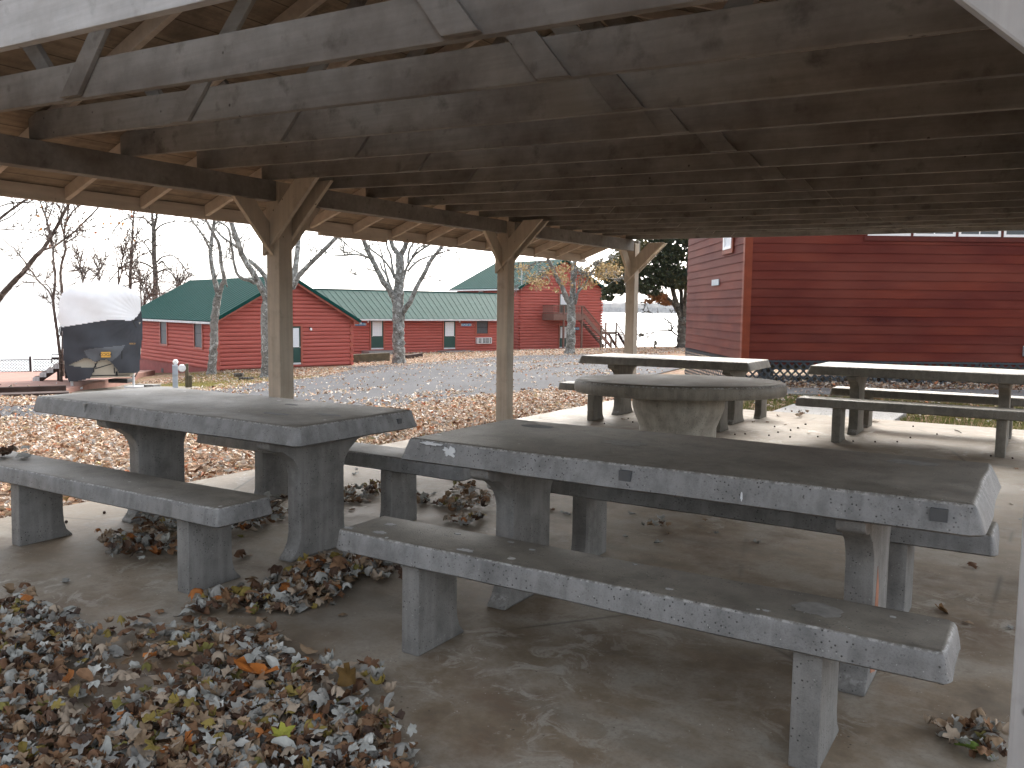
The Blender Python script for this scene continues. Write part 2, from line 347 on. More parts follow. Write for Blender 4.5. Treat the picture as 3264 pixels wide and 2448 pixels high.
M['beamlit'] = m_paintwood('lit_painted_beam', (.50, .505, .51), (.20, .185, .17), .75)  # first truss only: daylight on it put into a paler base colour
M['postw'] = m_paintwood('beige_painted_post', (.52, .46, .385), (.22, .18, .14), .45, (20, 20, 1))
M['whitew'] = m_paintwood('white_painted_post', (.40, .395, .39), (.20, .18, .165), .7, (20, 20, 1))
M['fascia'] = m_paintwood('fascia_board', (.60, .53, .46), (.26, .215, .17), .4, (14, 1, 14))
M['deck'] = m_deck()
M['shingle'] = m_simple('grey_shingle', (.11, .105, .10), .9, .2, var=.4, scale=20)
M['log'] = m_log(); M['clap'] = m_clap()
M['trimr'] = m_simple('red_trim_paint', (.185, .040, .018), .6, .2, var=.2, scale=4)
M['trimdk'] = m_simple('dark_red_trim', (.09, .018, .013), .6, .2)
M['logtrim'] = m_simple('red_window_trim', (.33, .085, .055), .5, .4, var=.15, scale=3)
M['found'] = m_simple('red_foundation_paint', (.23, .055, .05), .7, .3, var=.2, scale=2)
M['metal'] = m_simple('green_metal_roof', (.0035, .046, .039), .75, .1, 0, .12, 2)
M['metal2'] = m_simple('pale_green_metal_roof', (.016, .052, .045), .75, .1, 0, .15, 1.5)
M['gutter'] = m_simple('white_gutter', (.55, .56, .57), .5, .4, var=.25, scale=5)
M['door'] = m_simple('green_door_paint', (.006, .048, .038), .4, .5, var=.15)
M['white'] = m_simple('white_paint', (.78, .79, .8), .5, .4, var=.05)
M['curtain'] = m_simple('white_curtain', (.66, .69, .72), .8, .2, var=.1, scale=20)
M['pane'] = m_simple('dark_glass', (.035, .045, .055), .12, .6, var=.3, scale=1.5)
M['screen'] = m_simple('window_screen', (.07, .075, .085), .5, .4, var=.2, scale=8)
M['black'] = m_simple('black_metal', (.02, .02, .021), .5, .4)
M['chrome'] = m_simple('satin_steel', (.5, .5, .5), .3, .5, 1)
M['blue'] = m_simple('blue_sign', (.03, .22, .42), .5, .4, var=.12)
M['orange'] = m_simple('orange_sign', (.6, .22, .12), .5, .4, var=.1)
M['ac'] = m_simple('ac_plastic', (.6, .61, .62), .5, .4, var=.08)
M['lattice'] = m_simple('dark_lattice', (.050, .058, .066), .7, .3, var=.25)
M['lattbr'] = m_simple('brown_lattice', (.04, .03, .03), .7, .3)
M['stairw'] = m_simple('brown_stair_wood', (.185, .105, .085), .7, .3, var=.2, scale=5)
M['stairg'] = m_simple('weathered_stair_wood', (.16, .135, .11), .8, .25, var=.3, scale=5)
M['terr'] = m_simple('terrace_redbrown', (.25, .135, .105), .85, .25, var=.22, scale=1.2, bump=.3)
M['timber'] = m_simple('old_timber', (.10, .085, .055), .9, .2, var=.4, scale=4, bump=.3)
M['darktimber'] = m_simple('dark_timber', (.055, .035, .03), .85, .2, var=.4, scale=4)
M['coverw'] = m_simple('white_cover_cloth', (.9, .91, .93), .75, .2, var=.03)
M['coverg'] = m_simple('grey_cover_cloth', (.048, .052, .062), .6, .35, var=.2, scale=2)
M['coverl'] = m_simple('pale_grey_cover_cloth', (.12, .13, .145), .6, .35, var=.2, scale=2)
M['cream'] = m_simple('cream_camper_body', (.52, .47, .38), .45, .4, var=.08)
M['yellow'] = m_simple('yellow_tag', (.75, .42, .08), .5, .4, var=.1)
M['greybox'] = m_simple('grey_box', (.36, .40, .45), .5, .4, var=.12)
M['gravel'] = m_litter('gravel_litter', (.22, .205, .185), -.35)
M['grass'] = m_litter('grass_litter', (.10, .10, .035), .55)
M['road'] = m_asphalt()
M['bark1'] = m_bark('pale_bark', (.085, .08, .07), (.19, .185, .17), (.28, .29, .28))
M['bark2'] = m_bark('dark_bark', (.04, .035, .03), (.10, .088, .075), (.14, .135, .12))
M['bark3'] = m_bark('brown_twig_bark', (.05, .036, .03), (.11, .085, .07), (.15, .12, .105))
M['leaf'] = m_attr('dry_leaf', .75, .25, .12)
M['fol'] = m_attr('tree_leaf', .7, .25, .25)
M['water'] = None
# ================================================================ SETTING
def grid_mesh(name, X, Y, Z, mat):
    ny, nx = X.shape; V = np.stack([X, Y, Z], -1).reshape(-1, 3)
    idx = np.arange(nx*ny).reshape(ny, nx)
    F = np.stack([idx[:-1, :-1], idx[:-1, 1:], idx[1:, 1:], idx[1:, :-1]], -1).reshape(-1, 4)
    me = bpy.data.meshes.new(name); me.vertices.add(len(V)); me.vertices.foreach_set('co', V.astype(np.float32).ravel())
    me.loops.add(F.size); me.loops.foreach_set('vertex_index', F.astype(np.int32).ravel())
    me.polygons.add(len(F)); me.polygons.foreach_set('loop_start', np.arange(0, F.size, 4, dtype=np.int32))
    me.polygons.foreach_set('use_smooth', np.ones(len(F), bool)); me.update(calc_edges=True); me.validate()
    me.materials.append(mat); o = bpy.data.objects.new(name, me); COL.objects.link(o); return o
def axis(a, b, fine0, fine1, d, D):
    l = list(np.arange(a, fine0, D))+list(np.arange(fine0, fine1, d))+list(np.arange(fine1, b+D, D)); return np.array(l)
xs = axis(-90, 90, -32, 24, .5, 4); ys = axis(-40, 140, 0, 82, .5, 4)
GX, GY = np.meshgrid(xs, ys); GZ = garr(GX, GY)
tag(grid_mesh('ground', GX, GY, GZ, M['grass']), kind='structure')
def sheet(name, poly, mat, lift, sub=.6):
    """polygon draped on the terrain"""
    bm = bmesh.new(); vs = [bm.verts.new((x, y, 0)) for x, y in poly]; f = bm.faces.new(vs); bmesh.ops.triangulate(bm, faces=[f])
    for _ in range(9):
        es = [e for e in bm.edges if e.calc_length() > sub*(1 if e.verts[0].co.y < 30 else 2)]
        if not es or len(bm.verts) > 30000: break
        bmesh.ops.subdivide_edges(bm, edges=es, cuts=1); bmesh.ops.triangulate(bm, faces=[f for f in bm.faces if len(f.verts) > 3])
    bm.verts.ensure_lookup_table(); C = np.array([v.co[:] for v in bm.verts]); Z = garr(C[:, 0], C[:, 1])+lift
    for v, z in zip(bm.verts, Z): v.co.z = z
    bmesh.ops.recalc_face_normals(bm, faces=bm.faces)
    me = bpy.data.meshes.new(name)
    if sum(f.normal.z for f in bm.faces) < 0: bmesh.ops.reverse_faces(bm, faces=bm.faces)
    bm.to_mesh(me); bm.free(); me.materials.append(mat); me.polygons.foreach_set('use_smooth', [True]*len(me.polygons))
    o = bpy.data.objects.new(name, me); COL.objects.link(o); return o
ROAD = [(-34,12.0),(-20,12.2),(-7.7,12.6),(-4,12.6),(-1.6,13.3),(-.74,15),(.54,16.5),(3.3,21),(5.5,27),(7.5,38),(8.2,47.5),(3,49.5),(-1,50.5),(-4,49),(-6.4,47.2),(-9.0,46.6),(-9.6,45.2),(-7.9,42),(-8.3,37),(-9.6,32.8),(-9.2,29),(-8.6,26),(-8.8,20.5),(-8.4,16.6),(-9,15.3),(-20,14.6),(-34,14.4)]
tag(sheet('road', ROAD, M['road'], .03), kind='structure')
GRAVEL = [(-13.3,22.3),(-12.4,19.4),(-8.9,20),(-8.7,25.4),(-10.0,28.5),(-12,36),(-16.8,36),(-15.3,29)]
tag(sheet('gravel_pad', GRAVEL, M['gravel'], .02), kind='structure')
# slab under the pavilion and the walk leading off its far end
SLABYAW = YAW
def uvbox(name, u0, u1, v0, v1, z0, z1, mat, bevel=.01):
    mb = MB().bx(u0, u1, v0, v1, z0, z1); o = mb.build(name, mat, bevel=bevel); o.rotation_euler = (0, 0, YAW); return o
tag(uvbox('concrete_slab', -5.53, .62, -.6, 11.55, -.16, 0, M['floor']), kind='structure')
tag(uvbox('path', -3.17, -1.62, 11.56, 12.75, -.16, -.006, M['walk']), kind='structure')
P3 = [(to_uv((2.5, 15.2))), (to_uv((8.5, 13.6)))]
mbp = MB(); 
for i in range(7): mbp.bx(3.2+i*1.22, 3.2+i*1.22+1.2, 14.55, 15.75, -.2, -.055)
o = mbp.build('pavement', M['walk'], bevel=.008); tag(o, kind='structure')
# lake
t = NT('lake_water'); n = t.noise(.22, 4, .6, t.mapv((.35, 1, 1))); t.bump(n, .15, .3)
M['water'] = t.done((.30, .32, .34), .25, .6)
mb = MB(); mb.add([(-9000, 55, -7), (9000, 55, -7), (9000, 9000, -7), (-9000, 9000, -7)], [(0, 1, 2, 3)])
mb.add([(-9000, -300, -7), (-52, -300, -7), (-52, 55, -7), (-9000, 55, -7)], [(0, 1, 2, 3)])
tag(mb.build('lake', M['water'], fix=False), kind='structure')
# wooded hills on the far shore
def hills(name, Y, h, seed, mat, x0, x1):
    r = np.random.default_rng(seed); xs_ = np.arange(x0, x1, 14.); n = len(xs_)
    top = np.interp(xs_, np.linspace(x0, x1, 40), h*(.75+.4*r.random(40)))+r.normal(0, 2.2, n)
    top *= np.clip((xs_-x0)/700, 0, 1)**.6
    mb = MB(); vs = []
    for i in range(n): vs += [(xs_[i], Y-20+r.normal(0, 5), -7.2), (xs_[i], Y-6+r.normal(0, 6), -7+top[i]*.55), (xs_[i], Y+30+r.normal(0, 8), -7+top[i]), (xs_[i], Y+500, -7+top[i]*1.05), (xs_[i], Y+520, -7.2)]
    fs = [(i*5+k, i*5+5+k, i*5+6+k, i*5+1+k) for i in range(n-1) for k in range(4)]
    mb.add(vs, fs); return tag(mb.build(name, mat, smooth=False), kind='structure')
M['hill'] = m_simple('bare_woods', (.09, .078, .066), .95, .1, var=.5, scale=.03)
hills('hills', 3200, 38, 3, M['hill'], -1000, 3600)
def blocker_behind():  # unseen bank, added behind and to the left to cut sky light under the roof
    xs_ = np.linspace(-70, 70, 93); ys_ = np.linspace(-46, 14, 41); X, Y = np.meshgrid(xs_, ys_)
    d1 = np.clip((-4.5-Y)/13, 0, 1); d2 = np.clip((-7.5-X)/10, 0, 1)*np.clip((8.5-Y)/6, 0, 1); d = np.maximum(d1, d2)
    Z = garr(X, Y)-.25+np.where(d2 > d1, 12., 2.2)*(d*d*(3-2*d))+np.abs(rng.normal(0, .6, X.shape))*d; return grid_mesh('added_sky_blocker', X, Y, Z, M['blocker'])
M['blocker'] = m_simple('sky_blocker_brown', (.05, .042, .03), .95, .1, var=.5, scale=1.2)
tag(blocker_behind(), kind='structure')
# ================================================================ PAVILION (local axes: x = u across, y = v along, z up)
pav = thing('picnic_pavilion', 'long open-sided picnic pavilion with painted timber posts, bare trusses and a dark plank roof', 'pavilion', (0, 0, 0), YAW)
def zl(v): return 2.37+.045*max(0, (v-8)/3.7)                 # joist bottoms on the left beam
def zs(v): return .037-.0024*(v-1.7)                          # the roof has settled towards the right
def zj(u, v): return zl(v)-zs(v)*(u+5.36)
JV = [1.67+.6165*k for k in range(17)]; JV[-1] = 11.70
UF, ZF, SL, UR = -6.27, 2.12, .36, -2.68
def zr(u): return ZF+SL*(min(u, 2*UR-u)-UF)                   # rafter bottoms
def part(mb, name, mat, parent=pav, **k): return mb.build(name, M[mat] if isinstance(mat, str) else mat, parent, **k)
posts = []
def post(u0, v0, top, mat='postw', w=.147):
    mb = MB().bx(u0, u0+w, v0, v0+.145, 0, top)
    p = part(mb, 'post', mat, bevel=.006); posts.append(p); return p
def brace_across(p, u_out, v, z_off, sgn, th=.038, mat='postw', top=2.36):
    z = z_off
    pr = [(0, 1.765+z), (.04, 1.79+z), (.04+(top-1.79-z)*1.03, top), (max(.05, (top-1.985-z)*1.03), top), (0, 1.985+z)]
    pr = [(u_out+sgn*a, b) for a, b in pr]
    if sgn < 0: pr = pr[::-1]
    return part(MB().prism(pr, v, v+th, 'y'), 'brace', mat, p, bevel=.004)
def brace_along(p, u, vp, d, zb, th=.04, mat='postw'):
    pr = [(vp+d*.39, zb), (vp+d*.19, zb), (vp, zb-.22), (vp, zb-.44)]
    if d > 0: pr = pr[::-1]
    return part(MB().prism(pr, u, u+th, 'x'), 'brace', mat, p, bevel=.004)
PV = [1.37, 4.81, 8.25, 11.785]
for k, v in enumerate(PV):
    p = post(-5.49, v, 2.365)
    zb = 2.17+.0075*v
    for vv, zo in ((v-.039, 0.), (v+.146, .03)):
        if not (k == 3 and vv > v): brace_across(p, -5.497, vv, zo, 1)
    if k == 3: brace_across(p, -5.497, v+.146, .03, 1)
    if k > 0: brace_along(p, -5.44, v-.001, -1, zb)
    if k < 3: brace_along(p, -5.44, v+.146, 1, zb)
for k, v in enumerate(PV):
    tp = zj(.05, v)-.005
    p = post(-.018, v, tp, 'whitew' if k == 0 else 'postw')
    for vv, zo in ((v-.039, 0), (v+.146, .07)) if k == 0 else ():
        brace_across(p, .14, vv, tp-2.365-.03+zo, -1, mat='whitew' if k == 0 else 'postw', top=tp)
    if k > 0: brace_along(p, .03, v-.001, -1, tp-.18)
    if k < 3: brace_along(p, .03, v+.146, 1, tp-.18)
# beams: pieces butted between the posts
for side in (0, 1):
    ends = [1.1]+sum([[v-.003, v+.148] for v in PV], [])+[12.0]
    for a, b in zip(ends[0::2], ends[1::2]):
        if b-a < .03: continue
        u0, u1 = (-5.478, -5.36) if side == 0 else (-.006, .112)
        def zz(v): return (2.18+.0055*v, zl(v)-.004) if side == 0 else (zj(.05, v)-.18, zj(.05, v)-.006)
        (za, zta), (zb, ztb) = zz(a), zz(b)
        mb = MB().add([(u0, a, za), (u1, a, za), (u1, b, zb), (u0, b, zb), (u0, a, zta), (u1, a, zta), (u1, b, ztb), (u0, b, ztb)],
                      [(0, 3, 2, 1), (4, 5, 6, 7), (0, 1, 5, 4), (1, 2, 6, 5), (2, 3, 7, 6), (3, 0, 4, 7)])
        part(mb, 'beam', 'beamw', bevel=.005)
# trusses: tie beam, two rafters, two inner webs and two short outer webs each
JH = .166
def sheared(u0, u1, zf, h, v0, v1, nseg=10, sag=0.0):
    mb = MB(); vs = []
    for i in range(nseg+1):
        u = u0+(u1-u0)*i/nseg; z = zf(u)-sag*math.sin(math.pi*i/nseg)
        vs += [(u, v0, z), (u, v1, z), (u, v1, z+h), (u, v0, z+h)]
    fs = [(i*4+a, i*4+b, i*4+4+b, i*4+4+a) for i in range(nseg) for a, b in ((0, 1), (1, 2), (2, 3), (3, 0))]
    fs += [(0, 3, 2, 1), (nseg*4, nseg*4+1, nseg*4+2, nseg*4+3)]
    return mb.add(vs, fs)
for j, v in enumerate(JV):
    rj = random.Random(j); dz = rj.uniform(-.006, .006)
    part(sheared(-5.47, .115, lambda u: zj(u, v)+dz, JH, v, v+.038, 12, rj.uniform(0, .012)), 'tie_beam', 'beamlit' if j < 1 else 'beamw', bevel=.003)
    for sd in (0, 1):
        e = UF+.025 if sd == 0 else 2*UR-UF-.025
        a, b = (e, UR) if sd == 0 else (UR, e)
        mb = MB(); y0, y1 = v+.041, v+.079
        mb.add([(a, y0, zr(a)), (b, y0, zr(b)), (b, y1, zr(b)), (a, y1, zr(a)), (a, y0, zr(a)+.094), (b, y0, zr(b)+.094), (b, y1, zr(b)+.094), (a, y1, zr(a)+.094)],
               [(0, 3, 2, 1), (4, 5, 6, 7), (0, 1, 5, 4), (1, 2, 6, 5), (2, 3, 7, 6), (3, 0, 4, 7)])
        part(mb, 'rafter', 'fascia', bevel=.003)
    y0, y1 = v-.026, v-.002
    ul = -4.0+rj.uniform(-.03, .03); ur = -1.57+rj.uniform(-.03, .03)
    for (ub, wdt, ut) in ((ul, .15, -3.02), (ur, -.15, -2.46)):
        zb_ = zj(ub, v)-.004; zt_ = zr(ut)-.02
        pr = [(ub, zb_), (ub+wdt, zj(ub+wdt, v)-.004), (ut+wdt, zr(ut+wdt)-.02), (ut, zt_)]
        if wdt < 0: pr = pr[::-1]
        part(MB().prism(pr, y0, y1, 'y'), 'web', 'beamlit' if j < 1 else 'beamw', bevel=.003)
    for (ub, wdt, ut) in ((-4.12, -.1, -4.5), (-1.15, .1, -.78)):
        pr = [(ub, zj(ub, v)+.05), (ub+wdt, zj(ub+wdt, v)+.05), (ut+wdt, zr(ut+wdt)+.03), (ut, zr(ut)+.03)]
        if wdt > 0: pr = pr[::-1]
        pr = pr[::-1]
        part(MB().prism(pr, v+.082, v+.118, 'y'), 'web', 'beamw', bevel=.003)
VD0, VD1 = 1.42, 11.92
def slope_slab(e0, e1, zo, th, v0, v1):
    return MB().add([(e0, v0, zr(e0)+zo), (e1, v0, zr(e1)+zo), (e1, v1, zr(e1)+zo), (e0, v1, zr(e0)+zo),
                     (e0, v0, zr(e0)+zo+th), (e1, v0, zr(e1)+zo+th), (e1, v1, zr(e1)+zo+th), (e0, v1, zr(e0)+zo+th)],
                    [(0, 3, 2, 1), (4, 5, 6, 7), (0, 1, 5, 4), (1, 2, 6, 5), (2, 3, 7, 6), (3, 0, 4, 7)])
for sd in (0, 1):
    e = UF-.02 if sd == 0 else 2*UR-UF+.02
    part(slope_slab(min(e, UR), max(e, UR), .097, .018, VD0, VD1), 'roof_deck', 'deck')
    part(slope_slab(min(e-(.02 if sd == 0 else -.02), UR), max(e-(.02 if sd == 0 else -.02), UR), .118, .02, VD0-.02, VD1+.02), 'roof', 'shingle')
# fascia boards along the eaves, patched in uneven lengths
fb = [(VD0, 3.05, 0), (3.053, 6.17, -.004), (6.173, 7.2, -.034), (7.203, 9.6, -.004), (9.603, VD1, -.008)]
for a, b, dz in fb:
    part(MB().bx(UF-.02, UF+.018, a, b, ZF-.012+dz, ZF+.094), 'fascia', 'fascia', bevel=.003)
    part(MB().bx(2*UR-UF-.018, 2*UR-UF+.02, a, b, ZF-.012+dz, ZF+.094), 'fascia', 'fascia', bevel=.003)
# ================================================================ TABLES AND BENCHES
def slab_mb(L, W, z0, z1, rc=.05, batter=.03, nc=5, seed=0, wob=.004):
    """cast slab: rounded plan corners, sides battered outward to the bottom, soft arrises"""
    r = random.Random(seed); mb = MB(); loops = []
    lv = [(z0, -.012), (z0+.008, 0), (z0+(z1-z0)*.5, -batter*.5), (z1-.014, -batter), (z1-.004, -batter-.006), (z1, -batter-.016)]
    hx, hy = L/2, W/2; pts0 = []
    for cx, cy, a0 in ((hx-rc, hy-rc, 0), (-hx+rc, hy-rc, 90), (-hx+rc, -hy+rc, 180), (hx-rc, -hy+rc, 270)):
        for k in range(nc+1): a = R(a0+90*k/nc); pts0.append((cx, cy, math.cos(a), math.sin(a), rc))
    full = []
    for i, p in enumerate(pts0):
        q = pts0[(i+1) % len(pts0)]; full.append(p)
        d = math.hypot(p[0]+p[2]*rc-q[0]-q[2]*rc, p[1]+p[3]*rc-q[1]-q[3]*rc)
        if d > .12:
            m = int(d/.12)
            for k in range(1, m):
                f = k/m; ax = p[0]+p[2]*rc; ay = p[1]+p[3]*rc; bx = q[0]+q[2]*rc; by = q[1]+q[3]*rc
                full.append((ax+(bx-ax)*f, ay+(by-ay)*f, p[2], p[3], 0))
    n = len(full); ph = [r.uniform(0, 6.28) for _ in range(6)]
    for z, off in lv:
        lp = []
        for i, (cx, cy, nx, ny, rr) in enumerate(full):
            w = wob*(math.sin(i*.7+ph[0]+z*30)+.6*math.sin(i*1.9+ph[1]))
            lp.append((cx+nx*(rr+off+w), cy+ny*(rr+off+w), z+(wob*.35*math.sin(i*.5+ph[2]) if z > z0+.01 else 0)))
        loops.append(lp)
    vs = sum(loops, []); N = len(lv)
    fs = [(i*n+k, i*n+(k+1) % n, (i+1)*n+(k+1) % n, (i+1)*n+k) for i in range(N-1) for k in range(n)]
    fs += [tuple(range(n))[::-1], tuple(range((N-1)*n, N*n))]
    return mb.add(vs, fs)
def leg_profile(top):   # (v, z): T-shaped cast leg, arms curving out under the top, flared foot
    a = .375; w = .165; f = .235; half = [(w, .17)]
    half = [(f, 0), (f-.004, .012), (w+.035, .045), (w+.012, .085), (w, .14), (w, .455), (w+.012, .50), (w+.045, .548), (w+.10, .585), (a-.09, .598), (a-.03, .607), (a-.006, .622), (a, .64), (a, top)]
    return half+[(-x, z) for x, z in half[::-1]]
def bench_leg_profile(top, d):   # outer side straight, inner side flared at the foot; d=+1 table lies towards +v
    p = [(-.13, 0), (.18, 0), (.172, .012), (.142, .045), (.128, .09), (.125, .15), (.125, top), (-.125, top)]
    return [(d*x, z) for x, z in p][::(1 if d > 0 else -1)]
def table(u0, u1, v0, v1, legs, label, zt=.763, th=.1, seed=0, tilt=0, mat='conc', lmat='concleg'):
    cu, cv = (u0+u1)/2, (v0+v1)/2; t = thing('picnic_table', label, 'table', wuv(cu, cv), YAW, 'concrete picnic tables')
    top = slab_mb(u1-u0+.05, v1-v0+.05, zt-th, zt, .05, .03, seed=seed).build('tabletop', M[mat], t, smooth=True, angle=50)
    for lu in legs:
        MB().prism(leg_profile(zt-th-.001), lu-cu-.05, lu-cu+.05, 'x').build('leg', M[lmat], t, smooth=True, bevel=.01, angle=35).location.y = -.055
    return t, top
def bench(u0, u1, v0, v1, legs, d, label, zt=.45, th=.09, rz=0, seed=0, mat='conc', lmat='concleg'):
    cu, cv = (u0+u1)/2, (v0+v1)/2; t = thing('bench', label, 'bench', wuv(cu, cv), YAW+rz, 'concrete benches')
    seat = slab_mb(u1-u0+.02, v1-v0+.02, zt-th, zt, .035, .012, seed=seed, wob=.003).build('seat', M[mat], t, smooth=True, angle=50)
    for lu in legs:
        MB().prism(bench_leg_profile(zt-th-.001, d), lu-cu-.043, lu-cu+.043, 'x').build('leg', M[lmat], t, smooth=True, bevel=.008, angle=35)
    return t, seat
def flat_mark(name, mat, parent, c, rx, ry, z, n=22, seed=1, rough=.15, th=.0012, side=None):
    """thin stain / chip / drip lying on a face; side=None lies on top"""
    r = random.Random(seed); pr = []
    for k in range(n):
        a = 2*math.pi*k/n; s = 1+rough*(r.random()-.5)*2; pr.append((c[0]+rx*s*math.cos(a), c[1]+ry*s*math.sin(a)))
    if side is None: mb = MB().prism(pr, z, z+th, 'z')
    else: mb = MB().prism([(p[0], p[1]) for p in pr], z-th, z, 'y')
    return mb.build(name, M[mat], parent)
t1, t1t = table(-5.48, -3.084, 2.881, 3.784, (-4.79, -3.366), 'concrete picnic table at the left nearest the covered camper, leaves heaped beneath it', seed=1)
t2, t2t = table(-2.441, -.157, 2.93, 3.81, (-2.043, -.528), 'large concrete picnic table in the foreground with square grey patches on its front edge', seed=2)
t3, t3t = table(-2.25, .034, 9.68, 10.58, (-1.80, -.36), 'concrete picnic table in front of the dark lattice skirting at the far right', seed=3, mat='conc2', lmat='conc2')
t4, t4t = table(-5.13, -2.93, 9.67, 10.55, (-4.69, -3.19), 'concrete picnic table behind the round table, beside the farthest left post', seed=4, mat='conc2', lmat='conc2')
# marks on the tables
def edge_patch(parent, x, z, w=.055, h=.036, W=.935): return MB().bx(x-w/2, x+w/2, -W/2+.012, -W/2+.03, z-h/2, z+h/2).build('patch', M['patch'], parent)
for (px, py) in ((1989, 1518), (2992, 1644)):
    q = ray(px, py); N = Vector((cV[0], cV[1], 0)); tt = (2.93-.02)/q.dot(N); P = O0+q*tt; u, v = to_uv(P)
    edge_patch(t2t, u+1.299, P.z, .05, .04)
MB().bx(1.205, 1.219, .28, .312, .70, .728).build('patch', M['patch'], t1t)
for (x, y, rx, ry, mt) in ((-.27, .02, .10, .07, 'disc'), (.87, .25, .10, .045, 'disc'), (-.85, .24, .09, .05, 'patch')):
    flat_mark('stain', mt, t2t, (x, y), rx, ry, .7635, seed=int(x*100))
flat_mark('paint_chip', 'chip', t2t, (-.885, .725), .028, .02, -.451, seed=5, rough=.5, side=1, th=.004)
flat_mark('paint_chip', 'chip', t2t, (-.99, .752), .05, .007, -.444, seed=6, rough=.5, side=1, th=.004)
flat_mark('paint_chip', 'chip', t2t, (.41, .70), .004, .016, -.457, seed=7, rough=.3, side=1, th=.004)
for (x, w, z0) in ((-.62, .018, .755), (-.36, .006, .75)):
    pr = [(x-w, .755), (x-.004, .735), (x-.003, .675), (x+.003, .675), (x+.004, .735), (x+w, .755)]
    MB().prism(pr, -.4665, -.452, 'y').build('drip', M['drip'], t1t)
for (x, y, rx, ry) in ((.72, -.16, .10, .03), (.98, -.02, .09, .03), (.45, .2, .05, .02)):
    flat_mark('stain', 'patch', t1t, (x, y), rx, ry, .7635, seed=int(x*77))
# rust-stained edge of the right leg of the near table
MB().prism([(-.205, .06), (-.105, .03), (-.10, .2), (-.115, .36), (-.15, .44), (-.165, .33), (-.205, .2)], .8205-.0, .8225, 'x').build('rust_stain', M['rust'], t2)
b1n, s1n = bench(-5.348, -3.084, 2.38, 2.695, (-4.82, -3.376), 1, 'concrete bench at the far left foreground with a clump of leaves on its outer end', rz=.02, seed=11)
b1f, s1f = bench(-5.17, -2.80, 3.86, 4.17, (-4.55, -3.40), -1, 'concrete bench on the road side of the left table, half hidden behind it', seed=12)
b2n, s2n = bench(-2.413, -.18, 2.455, 2.75, (-2.04, -.545), 1, 'long concrete bench closest to the viewer, spotted with pale lichen', seed=13)
b2f, s2f = bench(-2.375, -.143, 3.90, 4.20, (-2.07, -.51), -1, 'concrete bench behind the large near table, only its right end clear', seed=14)
flat_mark('stain', 'disc', s2n, (.745, .0), .075, .055, .4505, seed=21)
for (x, y, rx, ry) in ((-.98, .03, .026, .018), (-.93, -.09, .03, .02), (-.5, -.1, .032, .016), (-.66, .07, .014, .01), (-1.08, -.11, .022, .015), (-.3, .05, .012, .009), (.3, -.08, .012, .009), (.95, .06, .009, .008), (.62, -.1, .01, .007), (-.42, .09, .013, .009), (.1, .1, .009, .007)):
    flat_mark('lichen', 'drip', s2n, (x, y), rx, ry, .4505, seed=int(x*991), rough=.3)
bench(-2.24, -.02, 9.13, 9.42, (-1.83, -.34), 1, 'concrete bench on the near side of the far right table', seed=15, mat='conc2', lmat='conc2')
bench(-2.20, -.02, 10.60, 10.90, (-1.80, -.34), -1, 'concrete bench on the lattice side of the far right table', seed=16, mat='conc2', lmat='conc2')
bench(-5.13, -2.93, 9.11, 9.41, (-4.69, -3.1), 1, 'concrete bench just behind the round table', seed=17, mat='conc2', lmat='conc2')
bench(-5.10, -2.93, 10.62, 10.92, (-4.66, -3.08), -1, 'concrete bench at the outer end of the slab behind the farthest left table', seed=18, mat='conc2', lmat='conc2')
# round table: thick disc on a drum pedestal that widens under the top
rt = thing('round_table', 'round concrete table on a thick drum pedestal in the middle of the slab', 'table', wuv(-2.73, 7.0), YAW)
MB().lathe([(.865, .635), (.905, .64), (.915, .665), (.912, .715), (.902, .738), (.88, .748), (.845, .75)], 72).build('tabletop', M['conc4'], rt, smooth=True, angle=50).rotation_euler = (-.018, -.012, 0)
MB().lathe([(.385, 0), (.35, .025), (.337, .07), (.335, .12), (.335, .335), (.34, .35), (.385, .47), (.398, .51), (.40, .56), (.40, .634)], 56).build('pedestal', M['conc3'], rt, smooth=True, angle=40)
# ================================================================ BUILDINGS
def empty_at(name, label, cat, P, ang, group=None): return thing(name, label, cat, P, ang, group)
# local building axes: x along the facade, y INTO the building (away from the viewer), z up (world z kept: empties sit at z=0)
def scallop(mb, x0f, x1f, z0, z1, h, y0=0.0, bulge=.08, k=7, flip=False):
    """stack of half-round logs; x0f/x1f give the wall extent at a height"""
    z = z0
    while z < z1-.02:
        zt = min(z+h, z1); vs = []
        for i in range(k+1):
            a = math.pi*i/k; zz = z+(zt-z)*(1-math.cos(a))/2; off = -bulge*math.sin(a)**.8
            vs += [(x0f(zz), y0+off, zz), (x1f(zz), y0+off, zz)]
        mb.add(vs, [(i*2, i*2+1, i*2+3, i*2+2) for i in range(k)])
        z += h
def framed(parent, kind, x0, x1, z0, z1, trim, y=0.0, proud=.125, tw=.11, sill=.0, fm='logtrim', pane='pane'):
    """window / door surround: trim boards proud of the wall"""
    mb = MB()
    mb.bx(x0-tw, x0, y-proud, y+.03, z0-(tw if kind == 'window' else 0)-sill, z1+tw); mb.bx(x1, x1+tw, y-proud, y+.03, z0-(tw if kind == 'window' else 0)-sill, z1+tw)
    mb.bx(x0+.001, x1-.001, y-proud+.003, y+.03, z1, z1+tw-.002)
    if kind == 'window': mb.bx(x0+.001, x1-.001, y-proud+.003, y+.03, z0-tw-sill, z0)
    return mb
